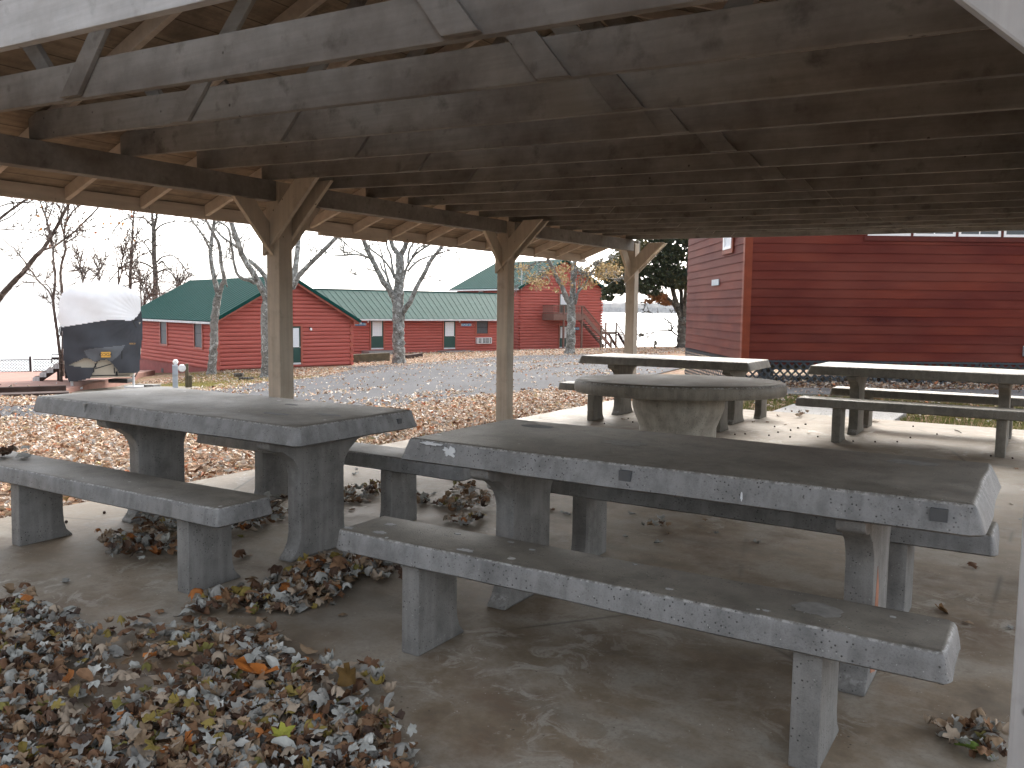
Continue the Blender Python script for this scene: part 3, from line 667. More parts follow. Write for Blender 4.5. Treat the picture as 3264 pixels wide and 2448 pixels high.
def window(parent, x0, x1, z0, z1, y=0., proud=.125, sash='black', double=True, fm='logtrim', pane='screen', tw=.11):
    w = MB().bx(x0, x1, y-proud+.045, y-proud+.05, z0, z1).build('window', M[pane], parent)
    framed(w, 'window', x0, x1, z0, z1, 1, y, proud, tw).build('frame', M[fm], w, bevel=.006)
    s = MB(); e = .035; yy = y-proud+.028
    s.bx(x0, x0+e, yy, yy+.016, z0, z1); s.bx(x1-e, x1, yy, yy+.016, z0, z1); s.bx(x0+e, x1-e, yy, yy+.016, z0, z0+e); s.bx(x0+e, x1-e, yy, yy+.016, z1-e, z1)
    if double: s.bx(x0+e, x1-e, yy-.004, yy+.016, (z0+z1)/2-.02, (z0+z1)/2+.02)
    s.build('sash', M[sash], w); return w
def door(parent, x0, x1, z0, z1, y=0., proud=.13, lites=(3, 3), knob=1, curtain='curtain'):
    yd = y-proud+.04
    d = MB().bx(x0, x1, yd, yd+.04, z0+.1, z1).build('door', M['door'], parent)
    framed(d, 'door', x0, x1, z0, z1, 1, y, proud, .11).build('frame', M['logtrim'], d, bevel=.006)
    w = x1-x0; h = z1-z0; gx0, gx1, gz0, gz1 = x0+w*.15, x1-w*.15, z0+h*.47, z1-h*.06
    gl = MB().bx(gx0, gx1, yd-.006, yd-.001, gz0, gz1).build('pane', M[curtain], d)
    s = MB(); e = .03
    s.bx(gx0-e, gx0, yd-.022, yd-.001, gz0-e, gz1+e); s.bx(gx1, gx1+e, yd-.022, yd-.001, gz0-e, gz1+e); s.bx(gx0, gx1, yd-.022, yd-.001, gz0-e, gz0); s.bx(gx0, gx1, yd-.022, yd-.001, gz1, gz1+e)
    if lites:
        for i in range(1, lites[0]): xx = gx0+(gx1-gx0)*i/lites[0]; s.bx(xx-.01, xx+.01, yd-.02, yd-.007, gz0, gz1)
        for i in range(1, lites[1]): zz = gz0+(gz1-gz0)*i/lites[1]; s.bx(gx0, gx1, yd-.018, yd-.007, zz-.01, zz+.01)
    s.build('muntin', M['white'], d)
    p = MB()
    for a, b in ((.18, .45), (.55, .82)): p.bx(x0+w*a, x0+w*b, yd-.008, yd-.001, z0+h*.1, z0+h*.38)
    p.build('panel', M['door'], d, bevel=.003)
    MB().bx(x0, x1, yd-.02, yd+.04, z0, z0+.098).build('threshold', M['gutter'], d)
    kx = x1-w*.08 if knob > 0 else x0+w*.08
    k = MB().lathe([(.012, 0), (.012, .04), (.032, .05), (.036, .07), (.02, .085)], 12).build('handle', M['chrome'], d, smooth=True)
    k.rotation_euler = (R(90), 0, 0); k.location = (kx, yd, z0+h*.45)
    return d
def ribs_roof(name, parent, pts_eave, pts_ridge, mat, th=.05, rib=.45, ribh=.03, ribw=.03):
    """metal roof plane from eave line to ridge line with raised ribs"""
    e0, e1 = map(Vector, pts_eave); r0, r1 = map(Vector, pts_ridge)
    n = (e1-e0).cross(r0-e0).normalized(); n = n if n.z > 0 else -n
    mb = MB(); q = [e0, e1, r1, r0]; mb.add([p for p in q]+[p+n*th for p in q], [(0, 3, 2, 1), (4, 5, 6, 7), (0, 1, 5, 4), (1, 2, 6, 5), (2, 3, 7, 6), (3, 0, 4, 7)])
    L = (e1-e0).length; k = int(L/rib)
    for i in range(1, k):
        f = i/k; mb.bar(e0+(e1-e0)*f+n*(th+ribh/2-.002), r0+(r1-r0)*f+n*(th+ribh/2-.002), ribw, ribh, n)
    return mb.build(name, M[mat], parent)
def sign(parent, x, z, w, h, body, y=-.115):
    s = MB().bx(x-w/2, x+w/2, y, y+.025, z-h/2, z+h/2).build('sign', M['blue'], parent, bevel=.004)
    MB().bx(x-w/2-.06, x-w/2-.004, y-.003, y+.024, z-h/2-.006, z+h/2+.006).build('sign_end', M['orange'], s)
    text_mesh('lettering', body, h*.84, M['white'], s, Matrix.Translation((x+.01, y-.002, z)) @ Matrix.Rotation(R(90), 4, 'X'), .002)
    return s
def porch_light(parent, x, z, y=0.):
    l = MB().bx(x-.05, x+.05, y-.1, y-.02, z-.06, z+.06).build('porch_light', M['black'], parent, bevel=.01)
    MB().lathe([(.03, 0), (.06, .02), (.065, .1), (.045, .15)], 12).build('globe', M['white'], l, smooth=True).location = (x, y-.16, z-.13)
    return l
# ---------------- log cabin on the left (gable end towards the drive)
PC = at(694, 1178, 43.5); CA = Plane((PC.x, PC.y, 0), R(41.4)); CW = 7.87
cab = thing('log_cabin', 'red log cabin beside the camper, gable end towards the drive, dark green metal roof', 'cabin', CA.O, CA.ang)
zb, ze, zrg = -1.95, .76, 2.98
gsl = (zrg-ze)/(CW/2)
mb = MB(); x0f = lambda z: 0 if z <= ze else (z-ze)/gsl; x1f = lambda z: CW if z <= ze else CW-(z-ze)/gsl
scallop(mb, x0f, x1f, zb, zrg, .215, 0)
mb.build('wall', M['log'], cab, smooth=True, fix=False, angle=70)
LL = 13.6
mb = MB(); scallop(mb, lambda z: 0, lambda z: LL, zb-.02, ze, .215, 0)
w = mb.build('wall', M['log'], cab, smooth=True, fix=False, angle=70); w.rotation_euler = (0, 0, R(-90)); w.location = (0, LL, 0)
mb = MB(); scallop(mb, lambda z: 0, lambda z: LL, zb-.02, ze, .215, 0)
w = mb.build('wall', M['log'], cab, smooth=True, fix=False, angle=70); w.rotation_euler = (0, 0, R(90)); w.location = (CW, 0, 0)
mb = MB(); mb.add([(0, LL, zb), (CW, LL, zb), (CW, LL, ze), (CW/2, LL, zrg), (0, LL, ze)], [(0, 1, 2, 3, 4)]); mb.build('wall', M['log'], cab)
MB().bx(-.02, CW+.02, .02, LL, -3.6, zb-.001).build('foundation', M['found'], cab)
MB().bx(-.03, -.01, 8.0, 8.35, -2.6, -2.35).build('vent', M['black'], cab)
# log ends crossing at the corners
for cx, cy in ((0, 0), (CW, 0)):
    mb = MB(); k = 0; z = zb
    while z < ze-.1:
        s_ = -1 if cx == 0 else 1
        if k % 2: mb.tube([(cx-s_*.05, .05, z+.1), (cx+s_*.17, .05, z+.1)], [.098, .098], 10)
        else: mb.tube([(cx, .1, z+.1), (cx, -.17, z+.1)], [.098, .098], 10)
        z += .215; k += 1
    mb.build('log_end', M['log'], cab, smooth=True, angle=50)
    MB().bx(cx-.1, cx+.1, -.085, .06, zb, ze).build('corner_trim', M['logtrim'], cab, bevel=.01)
ov, rk = .42, .45
for sgn in (0, 1):
    xe = -ov if sgn == 0 else CW+ov; zev = ze-gsl*ov+.02
    ribs_roof('roof', cab, [(xe, -rk, zev), (xe, LL+rk, zev)], [(CW/2, -rk, zrg+.02), (CW/2, LL+rk, zrg+.02)], 'metal', .06, .45, .022)
    mb = MB(); mb.bar((xe, -rk-.012, zev+.0), (CW/2, -rk-.012, zrg+.03), .03, .17); mb.build('rake_trim', M['metal'], cab)
    mb = MB(); mb.bar((xe+(.12 if sgn == 0 else -.12), -rk+.045, zev-.04), (CW/2, -rk+.045, zrg-.10), .04, .16); mb.build('rake_board', M['logtrim'], cab)
    MB().bx(xe-.07, xe+.03, -rk, LL+rk, zev-.12, zev-.005).build('gutter', M['gutter'], cab, bevel=.015)
MB().bx(CW-.0, CW+ov-.03, -rk+.06, -.02, ze-.36, ze-.10).build('soffit_box', M['logtrim'], cab, bevel=.006)
xa, za = CA.px(934, 1160); xb, zb2 = CA.px(956, 1040)
dx1 = CA.px(956, 1100)[0]; door(cab, dx1-.92, dx1, CA.px(950, 1161)[1], CA.px(950, 1040)[1], 0, lites=None, knob=1)
porch_light(cab, CA.px(987, 1052)[0], CA.px(987, 1052)[1]+.1, -.0)
# windows on the long side wall: local plane of the left wall
LW = Plane((CA.O+CA.N*(-LL)).to_tuple(), CA.ang-R(90))
def on_left(px, py): s, z = LW.px(px, py, .05); return s, z
for (xl, xr, yt, yb) in ((513, 533, 1016, 1096), (621.5, 645.5, 1019, 1107)):
    a, z1 = on_left(xl, yt); b, _ = on_left(xr, yt); z0 = (on_left(xl, yb)[1]+on_left(xr, yb)[1])/2
    w = window(cab, a, b, z0, ze-.12, 0)
    w.matrix_parent_inverse = Matrix.Identity(4); w.location = (0, LL, 0); w.rotation_euler = (0, 0, R(-90))
# ---------------- long low wing
PW = at(1127, 1129, 58.0); WA = Plane((PW.x, PW.y, 0), R(35.4)); WL = 12.9
wing = thing('lodge_wing', 'long low red log lodge with a pale ribbed green roof and two green doors', 'lodge', WA.O, WA.ang)
wzb, wze = -1.9, .80
mb = MB(); scallop(mb, lambda z: -1.6, lambda z: WL, wzb, wze, .205, 0); mb.build('wall', M['log'], wing, smooth=True, fix=False, angle=70)
MB().bx(-1.6, WL, .03, 8, wzb-1.2, wzb+.0).build('foundation', M['found'], wing)
MB().bx(-1.6, WL, 7.9, 8.0, wzb, wze).build('wall', M['log'], wing)
rz = WA.px(1270, 929.5, -4.0)[1]
es = (rz-wze)/4.0; zev = wze-es*.55
ribs_roof('roof', wing, [(-1.2, -.55, zev), (WL+.1, -.55, zev)], [(-1.2, 4, rz), (WL+1.9, 4, rz)], 'metal2', .05, .42, .02)
ribs_roof('roof', wing, [(-1.2, 8.55, zev), (WL+.45, 8.55, zev)], [(-1.2, 4, rz), (WL+.45, 4, rz)], 'metal2', .05, .42, .03)
MB().bx(-1.2, WL+1.9, 3.9, 4.1, rz+.045, rz+.085).build('ridge_cap', M['metal2'], wing)
MB().bx(-1.2, WL+.1, -.62, -.53, zev-.09, zev+.02).build('gutter', M['gutter'], wing, bevel=.015)
MB().bx(-1.2, WL+.1, -.52, -.02, zev-.06, zev-.03).build('soffit', M['logtrim'], wing)
def wp(x, y): return WA.px(1100+x*.22604, 980+y*.22604, .06)
for a, b, yt, yb, kb in ((362, 537, 178, 592, -1), (1388, 1550, 186, 588, 1)):
    door(wing, wp(a, 400)[0], wp(b, 400)[0], wp(a, yb)[1], wp(a, yt)[1], 0, knob=kb)
w0, w1 = wp(1852, 280)[0], wp(2008, 280)[0]; window(wing, w0, w1, wp(1900, 368)[1], wp(1900, 190)[1], 0, pane='screen', tw=.14)
x0, zc = wp(210, 236); sign(wing, x0, zc, wp(295, 236)[0]-wp(145, 236)[0], .2, 'DUPLEX 308')
x0, zc = wp(1703, 245); sign(wing, x0, zc, wp(1778, 245)[0]-wp(1638, 245)[0], .2, 'DUPLEX 310')
porch_light(wing, *wp(315, 190)); porch_light(wing, *wp(1605, 190))
ax0, az1 = wp(1840, 425); ax1, az0 = wp(2044, 507)
ac = MB().bx(ax0, ax1, -.32, .02, az0, az1).build('air_conditioner', M['ac'], wing, bevel=.02)
s = MB()
gw = ax1-ax0; gh = az1-az0
for (fa, fb) in ((.08, .28), (.36, .55), (.57, .80), (.84, .95)):
    for k in range(4): s.bx(ax0+gw*fa, ax0+gw*fb, -.324, -.3205, az0+gh*(.14+.2*k), az0+gh*(.27+.2*k))
s.build('grille', M['black'], ac)
# door steps
for px in (452, 1500):
    x, z = wp(px, 600); MB().bx(x-1.2, x+1.2, -1.3, -.07, z-.5, z-.02).build('step', M['walk'], wing, bevel=.01)
# ---------------- two-storey lodge
PT = at(1655, 1113.6, 72.0); TA = Plane((PT.x, PT.y, 0), R(38.2)); TW = 9.6; TL = 9.4
two = thing('two_storey_lodge', 'tall two storey red log lodge with a green roof standing behind the lake-side stairs', 'lodge', TA.O, TA.ang)
tzb, tze, tzr = -2.2, 3.36, 5.75
ts = (tzr-tze)/(TW/2)
mb = MB(); scallop(mb, lambda z: 0 if z <= tze else (z-tze)/ts, lambda z: TW if z <= tze else TW-(z-tze)/ts, tzb, tzr, .245, 0); mb.build('wall', M['log'], two, smooth=True, fix=False, angle=70)
for x, ang, loc in ((0, -90, (0, TL, 0)), (TW, 90, (TW, 0, 0))):
    mb = MB(); scallop(mb, lambda z: 0, lambda z: TL, tzb, tze, .245, 0); w = mb.build('wall', M['log'], two, smooth=True, fix=False, angle=70); w.rotation_euler = (0, 0, R(ang)); w.location = loc
mb = MB(); mb.add([(0, TL, tzb), (TW, TL, tzb), (TW, TL, tze), (TW/2, TL, tzr), (0, TL, tze)], [(0, 1, 2, 3, 4)]); mb.build('wall', M['log'], two)
MB().bx(-.02, TW+.02, .03, TL, tzb-2, tzb-.001).build('foundation', M['found'], two)
for cx in (0, TW):
    mb = MB(); k = 0; z = tzb; s_ = -1 if cx == 0 else 1
    while z < tze-.1:
        if k % 2: mb.tube([(cx-s_*.05, .05, z+.12), (cx+s_*.2, .05, z+.12)], [.11, .11], 10)
        else: mb.tube([(cx, .1, z+.12), (cx, -.2, z+.12)], [.11, .11], 10)
        z += .245; k += 1
    mb.build('log_end', M['log'], two, smooth=True, angle=50)
for sgn in (0, 1):
    xe = -.55 if sgn == 0 else TW+.55; zev = tze-ts*.55+.02
    ribs_roof('roof', two, [(xe, -.5, zev), (xe, TL+.5, zev)], [(TW/2, -.5, tzr+.02), (TW/2, TL+.5, tzr+.02)], 'metal', .06, .45, .025)
    mb = MB(); mb.bar((xe, -.515, zev), (TW/2, -.515, tzr+.03), .03, .2); mb.build('rake_trim', M['metal'], two)
    MB().bx(xe-.08, xe+.03, -.5, TL+.5, zev-.13, zev-.005).build('gutter', M['gutter'], two, bevel=.015)
def tp(x, y, off=.06): return TA.px(1640+x*.18083, 840+y*.18083, off)
door(two, tp(790, 600)[0], tp(790, 600)[0]+1.0, tp(800, 880)[1], tp(800, 520)[1]-.05, 0, lites=(3, 3))
door(two, tp(785, 1300)[0], tp(785, 1300)[0]+1.0, tp(785, 1490)[1], tp(785, 1100)[1], 0, lites=(3, 3))
x, z = tp(1075, 555); sign(two, x, z, .55, .3, '312')
x, z = tp(1085, 1148); sign(two, x, z, .7, .22, 'DUPLEX')
a, b = tp(130, 90, .25), tp(125, 470, .25)
MB().tube([(a[0], -.25, a[1]), (a[0], -.25, b[1])], [.03, .03], 6).build('antenna_pole', M['gutter'], two)
LT = Plane((TA.O+TA.N*(-TL)).to_tuple(), TA.ang-R(90))
s0, z0 = LT.px(1527, 931, .05); w = window(two, s0, s0+.75, z0-1.0, z0+.04, 0, sash='white', pane='pane'); w.location = (0, TL, 0); w.rotation_euler = (0, 0, R(-90))
# ---------------- balcony with stairs on the two-storey lodge
st = thing('balcony_stairs', 'brown timber balcony and stair flight against the tall lodge', 'staircase', TA.O, TA.ang)
off = 1.55
def bp_(x, y): return TA.px(1640+x*.18083, 840+y*.18083, off)
bx0, bzf = bp_(690, 890); bx1, bzb = bp_(1212, 1000); bzt = bp_(900, 745)[1]
MB().bx(bx0, bx1, -off, -.08, bzf-.03, bzf+.02).build('platform', M['stairw'], st)
mb = MB(); mb.bx(bx0, bx1, -off-.04, -off-.002, bzb, bzf+.02); mb.bx(bx0-.04, bx0-.002, -off, -.08, bzb, bzf+.02); mb.build('rim_joist', M['stairw'], st)
def rail(parent, P0, P1, h, n, mat, bw=.035, solid=False):
    P0, P1 = Vector(P0), Vector(P1); up = Vector((0, 0, h))
    mb = MB(); mb.bar(P0+up, P1+up, .09, .07); mb.bar(P0+Vector((0, 0, .1)), P1+Vector((0, 0, .1)), .04, .08)
    for i in range(n):
        p = P0+(P1-P0)*((i+.5)/n); mb.bar(p+Vector((0, 0, .1)), p+up, bw, bw)
    return mb.build('railing', M[mat], parent)
rh = bzt-bzf
rail(st, (bx0, -off, bzf), (bx1, -off, bzf), rh, 20, 'stairw'); rail(st, (bx0, -off, bzf), (bx0, -.1, bzf), rh, 12, 'stairw')
for px in (865, 1185):
    x = bp_(px, 1200)[0]; MB().bx(x-.07, x+.07, -off-.055, -off+.08, g(*(TA.O+TA.X*x+TA.N*off).to_tuple()[:2])-.1, bzt+.02).build('post', M['stairw'], st)
# flight
sx1, sz1 = bp_(1700, 1490); fz = -2.15
n = 15; ex, ez = bp_(1712, 1480); ez = max(ez, -2.2)
mb = MB(); mt = MB()
for yy in (-off, -off+1.0):
    mb.bar((bx1, yy, bzf-.12), (ex, yy, ez+.02), .05, .30)
for i in range(n):
    f = (i+.5)/n; mt.bx(bx1+(ex-bx1)*f-.16, bx1+(ex-bx1)*f+.16, -off, -off+1.0, bzf+(ez-bzf)*f-.02, bzf+(ez-bzf)*f+.025)
mb.build('stringer', M['stairw'], st); mt.build('tread', M['stairg'], st)
rail(st, (bx1, -off, bzf), (ex, -off, ez), rh*1.02, 26, 'stairw')
for f in (.62, .98):
    x = bx1+(ex-bx1)*f; MB().bx(x-.07, x+.07, -off-.06, -off+.07, -2.6, bzf+(ez-bzf)*f+rh).build('post', M['stairg'], st)
# second, lake-side deck stairs further right
TS = Plane((TA.O+TA.N*.6).to_tuple(), TA.ang)
st2 = thing('deck_stairs', 'weathered open stair with a baluster rail at the lake end of the tall lodge', 'staircase', TA.O, TA.ang)
def dp(x, y): return TA.px(1640+x*.18083, 840+y*.18083, -3.0)
dx0, dz = dp(1590, 1205); dx1, dzt = dp(1800, 1045); ex2, ez2 = dp(1985, 1500)
rail(st2, (dx0-1.5, 3.0, dz), (dx1, 3.0, dz), dzt-dz, 16, 'stairg'); MB().bx(dx0-1.5, dx1, 3.0, 4.6, dz-.25, dz).build('platform', M['stairg'], st2)
mt = MB(); mb = MB()
for i in range(11):
    f = (i+.5)/11; mt.bx(dx1+(ex2-dx1)*f*.9-.18, dx1+(ex2-dx1)*f*.9+.18, 1.4, 4.2, dz+(ez2-dz)*f-.04, dz+(ez2-dz)*f+.02)
for yy in (1.4, 2.8, 4.2): mb.bar((dx1, yy, dz-.15), (dx1+(ex2-dx1)*.9, yy, ez2-.05), .06, .28)
mt.build('tread', M['darktimber'], st2); mb.build('stringer', M['darktimber'], st2)
rail(st2, (dx1, 3.0, dz), (dx1+(ex2-dx1)*1.0, 3.0, ez2), dzt-dz, 16, 'stairg')
for xx, yy in ((dx0-1.4, 3.05), (dx1, 3.05), (dx0-.4, 4.5), (dx1, 4.5)): MB().bx(xx-.07, xx+.07, yy-.07, yy+.07, -4, dz+(dzt-dz)).build('post', M['stairg'], st2)
# ---------------- red clapboard hall on the right
hall = thing('clapboard_hall', 'dark red clapboard hall with white-framed windows and black lattice skirting on the right', 'hall', (0, 0, 0))
HX0, HY, HX1, HYB = 4.66, 17.0, 19.0, 22.6
HZ0, HP = .392, .1795; HT = HZ0+HP*20
def clap(L, z1=HT):
    mb = MB(); z = HZ0; vs = []
    while z < z1-.01:
        zt = z+HP; k = len(vs)
        vs_ = [(0, -.020, z), (L, -.020, z), (0, -.004, zt), (L, -.004, zt), (0, -.0035, z), (L, -.0035, z)]
        mb.add(vs_, [(0, 1, 3, 2), (4, 5, 1, 0)]); z = zt
    return mb
w = clap(HX1-HX0).build('wall', M['clap'], hall, fix=False); w.location = (HX0, HY, 0)
w = clap(HYB-HY).build('wall', M['clap'], hall, fix=False); w.location = (HX0, HYB, 0); w.rotation_euler = (0, 0, R(-90))
MB().bx(HX0+.004, HX1, HY+.004, HYB, HZ0-.1, HT).build('core', M['trimdk'], hall)
MB().bx(HX0-.03, HX0+.12, HY-.034, HY-.0205, HZ0-.01, HT).build('corner_trim', M['trimr'], hall)
MB().bx(HX0-.034, HX0-.0205, HY-.02, HY+.10, HZ0-.01, HT).build('corner_trim', M['trimr'], hall)
MB().bx(HX0+.02, HX1, HY+.06, HY+.1, HZ0-.2, HZ0-.005).build('sill_beam', M['timber'], hall)
# row of windows high on the front wall
HPL = Plane((HX0, HY, 0), 0)
def hp(x, y): return HPL.px(2732+x*.24116, 700+y*.24116, .03)
wz0 = hp(1340, 224)[1]; edges = [(140, 706), (742, 1298), (1338, 1896), (1934, 2500)]
for a, b in edges:
    x0, x1 = hp(a, 200)[0], hp(b, 200)[0]
    wv_ = MB().bx(HX0+x0+.05, HX0+x1-.05, HY-.03, HY-.024, wz0+.05, wz0+.9).build('window', M['pane'], hall)
    s = MB(); s.bx(HX0+x0, HX0+x1, HY-.045, HY-.022, wz0, wz0+.05); s.bx(HX0+x0, HX0+x0+.05, HY-.045, HY-.022, wz0+.05, wz0+.95); s.bx(HX0+x1-.05, HX0+x1, HY-.045, HY-.022, wz0+.05, wz0+.95)
    s.bx(HX0+x0+.05, HX0+x1-.05, HY-.045, HY-.022, wz0+.9, wz0+.95); s.bx(HX0+(x0+x1)/2-.012, HX0+(x0+x1)/2+.012, HY-.042, HY-.022, wz0+.05, wz0+.9); s.bx(HX0+x0+.05, HX0+x1-.05, HY-.04, HY-.022, wz0+.46, wz0+.49)
    s.build('frame', M['white'], wv_)
MB().bx(HX0+hp(95, 240)[0], HX1, HY-.04, HY-.0215, wz0-.10, wz0-.004).build('window_sill', M['trimdk'], hall)
for a, b in zip(edges, edges[1:]):
    MB().bx(HX0+hp(a[1], 200)[0]+.004, HX0+hp(b[0], 200)[0]-.004, HY-.05, HY-.0215, wz0+.001, wz0+1.0).build('mullion', M['trimdk'], hall)
# left-hand wall: small window and pale sign plate
HL = Plane((HX0, HYB, 0), R(-90))
def hq(x, y): return HL.px(2200+x*.24116, 700+y*.24116, .03)
s0, z0 = hq(450, 405); s1, _ = hq(553, 365); s0, s1 = min(s0, s1), max(s0, s1)
wn = MB().bx(s0+.05, s1-.05, -.032, -.026, z0+.05, z0+1.1).build('window', M['curtain'], hall)
f = MB(); f.bx(s0-.02, s0+.06, -.06, -.022, z0, z0+1.15); f.bx(s1-.06, s1+.0, -.06, -.022, z0, z0+1.15); f.bx(s0+.06, s1-.06, -.058, -.022, z0, z0+.06); f.bx(s0+.06, s1-.06, -.058, -.022, z0+1.1, z0+1.15); f.build('frame', M['white'], wn)
f = MB(); f.bx(s0-.12, s0-.022, -.05, -.022, z0-.1, z0+1.15); f.bx(s1+.002, s1+.1, -.05, -.022, z0-.1, z0+1.15); f.bx(s0-.02, s1, -.05, -.022, z0-.1, z0-.004); f.build('casing', M['trimr'], wn)
wn.location = (HX0, HYB, 0); wn.rotation_euler = (0, 0, R(-90))
s0, z0 = hq(290, 875); s1, z1 = hq(382, 785)
pl = MB().bx(s0, s1, -.045, -.023, z0, z1).build('sign_plate', M['greybox'], hall); pl.location = (HX0, HYB, 0); pl.rotation_euler = (0, 0, R(-90))
MB().add([(HX0-.35, HY-.4, HT+.02), (HX1, HY-.4, HT+.02), (HX1, (HY+HYB)/2, HT+1.5), (HX0-.35, (HY+HYB)/2, HT+1.5), (HX0-.35, HYB+.4, HT+.02), (HX1, HYB+.4, HT+.02)], [(0, 1, 2, 3), (3, 2, 5, 4)]).build('roof', M['shingle'], hall)
x, z = hp(2197, 1690+0); eb = HPL.px(3262, 1119, .05)
MB().bx(HX0+eb[0], HX0+eb[0]+.16, HY-.09, HY-.022, eb[1]-.11, eb[1]+.1).build('outlet_box', M['greybox'], hall, bevel=.01)
# lattice skirting: diagonal laths clipped to the panel
def lattice_mb(L, z0, z1, pitch=.158, w=.036, th=.008, y=0.):
    mb = MB(); H = z1-z0
    for sgn in (1, -1):
        k = -H
        yy = y+(th*.5+.001)*sgn
        while k < L:
            pts = []
            a0, b0 = (k, 0) if sgn > 0 else (k+H, 0); a1, b1 = (k+H, H) if sgn > 0 else (k, H)
            # clip to 0..L
            t0, t1 = 0., 1.; dx = a1-a0
            for lo, hi in ((0, L),):
                ta, tb = (lo-a0)/dx, (hi-a0)/dx; ta, tb = min(ta, tb), max(ta, tb); t0, t1 = max(t0, ta), min(t1, tb)
            if t1-t0 > .02: mb.bar((a0+dx*t0, yy, z0+H*t0), (a0+dx*t1, yy, z0+H*t1), th, w)
            k += pitch
    return mb
lz0 = -.2; z1_ = HZ0-.012
for i in range(6):
    L_ = 2.36; x0 = HX0+.03+i*2.4
    mb = lattice_mb(L_, lz0, z1_); l = mb.build('lattice_skirt', M['lattice'], hall, fix=False); l.location = (x0, HY-.004, 0)
    f = MB(); f.bx(x0-.03, x0+.01, HY-.03, HY-.012, lz0, z1_); f.bx(x0+.012, x0+L_, HY-.028, HY-.013, z1_-.035, z1_); f.build('lattice_frame', M['lattice'], l); 
    f = [c for c in l.children][0]; f.location = (-x0, -HY+.004, 0)
mb = lattice_mb(HYB-HY, lz0-.2, z1_); l = mb.build('lattice_skirt', M['lattice'], hall, fix=False); l.location = (HX0-.01, HYB, 0); l.rotation_euler = (0, 0, R(-90))
for i in range(5): MB().bx(HX0+.5+i*2.6, HX0+.75+i*2.6, HY+.35, HY+.6, -.4, HZ0-.1).build('pier', M['walk'], hall)
# ================================================================ COVERED CAMPER, TERRACE, FENCE, STEPS
def inpoly(x, y, P):
    c = False; j = len(P)-1
    for i in range(len(P)):
        if (P[i][1] > y) != (P[j][1] > y) and x < (P[j][0]-P[i][0])*(y-P[i][1])/(P[j][1]-P[i][1])+P[i][0]: c = not c
        j = i
    return c
RO = at(318, 1238, 25.7); RP = Plane((RO.x, RO.y, 0), R(26.1)); RZ = RO.z
cam_ = thing('covered_camper', 'travel trailer under a white and dark grey weather cover, cream body showing at the bottom', 'camper', RP.O, RP.ang)
def rq(x, y): return RP.px(120+x*.22909, 880+y*.22909)
GOUT = [(330,705),(520,676),(800,632),(1020,602),(1160,602),(1280,622),(1340,597),(1440,470),(1458,600),(1462,850),(1442,1000),(1432,1120),(1420,1320),(1370,1352),(1100,1352),(790,1300),(735,1420),(560,1462),(440,1475),(400,1380),(368,1240),(350,1000),(342,800)]
OP = [[(430,1243),(520,1200),(660,1138),(720,1150),(820,1198),(780,1278),(560,1262)], [(790,1300),(820,1198),(880,1165),(960,1158),(1010,1185),(1030,1215),(1110,1300),(1125,1356),(790,1500)]]
LITE = [(740,1010),(1215,962),(1150,1090),(1020,1192),(960,1160),(880,1166),(800,1192),(700,1140),(640,1040)]
WOUT = [(330,712),(262,590),(290,480),(300,350),(330,250),(400,180),(640,92),(860,60),(1080,95),(1300,180),(1400,240),(1432,330),(1440,470),(1385,570),(1342,602),(1280,628),(1160,606),(1020,606),(800,638),(520,682)]
def wr(x, y):
    a = math.sin(x*.012+y*.007)*.012+math.sin(x*.009-y*.011+1.3)*.018+math.sin(x*.03+math.sin(y*.012)*1.5+y*.013)*.004
    b = .05*math.exp(-((y-1000)/60)**2)*math.exp(-((x-900)/330)**2)
    f = math.sin((math.atan2(y-560, x-1420))*34)*.012*math.exp(-math.hypot(x-1350, y-640)/260)
    return a-b+f
def drape(name, test, mat, base, d=13):
    ids = {}; mb = MB()
    def vid(i, j):
        if (i, j) not in ids:
            x, y = 240+i*d, 50+j*d; sx, sz = rq(x, y); ids[(i, j)] = len(mb.v)
            e = ((x-860)/620)**2
            mb.v.append((sx, base+wr(x, y)*1.0+.16*e+(max(0, 330-y)/330)**2*.45, sz))
        return ids[(i, j)]
    for i in range(96):
        for j in range(112):
            if test(240+(i+.5)*d, 50+(j+.5)*d): mb.f.append((vid(i, j), vid(i+1, j), vid(i+1, j+1), vid(i, j+1))); mb.m.append(0)
    return mb.build(name, M[mat], cam_, smooth=True, angle=180)
drape('grey_cover', lambda x, y: inpoly(x, y, GOUT) and not any(inpoly(x, y, o) for o in OP) and not inpoly(x, y, LITE), 'coverg', -.02)
drape('grey_flap', lambda x, y: inpoly(x, y, LITE), 'coverl', -.05)
drape('white_cover', lambda x, y: inpoly(x, y, WOUT), 'coverw', -.04)
body = [rq(*p) for p in ((345,760),(362,1230),(460,1440),(735,1425),(1290,1412),(1400,1310),(1440,1050),(1440,640))]
MB().prism(body, .13, 7.4, 'y').build('body', M['cream'], cam_, bevel=.02)
sil = [rq(*p) for p in ((330,700),(352,1180),(385,1180),(385,760),(1425,640),(1425,1100),(1446,1100),(1456,560),(1440,470),(1425,330),(1300,185),(1080,100),(860,66),(640,98),(400,186),(332,260),(300,360),(290,480),(266,590))]
MB().prism(sil, .5, 7.6, 'y').build('cover_top', M['coverw'], cam_)
x0, z0 = rq(700, 1390); x1, z1 = rq(1285, 1380); mb = MB(); mb.bar((x0, .115, z0), (x1, .115, z1), .02, .03); mb.build('trim_strip', M['black'], cam_)
x0, z0 = rq(1100, 1362); MB().bx(x0-.03, x0+.03, .09, .13, z0-.07, z0+.07).build('latch', M['black'], cam_)
mb = MB()
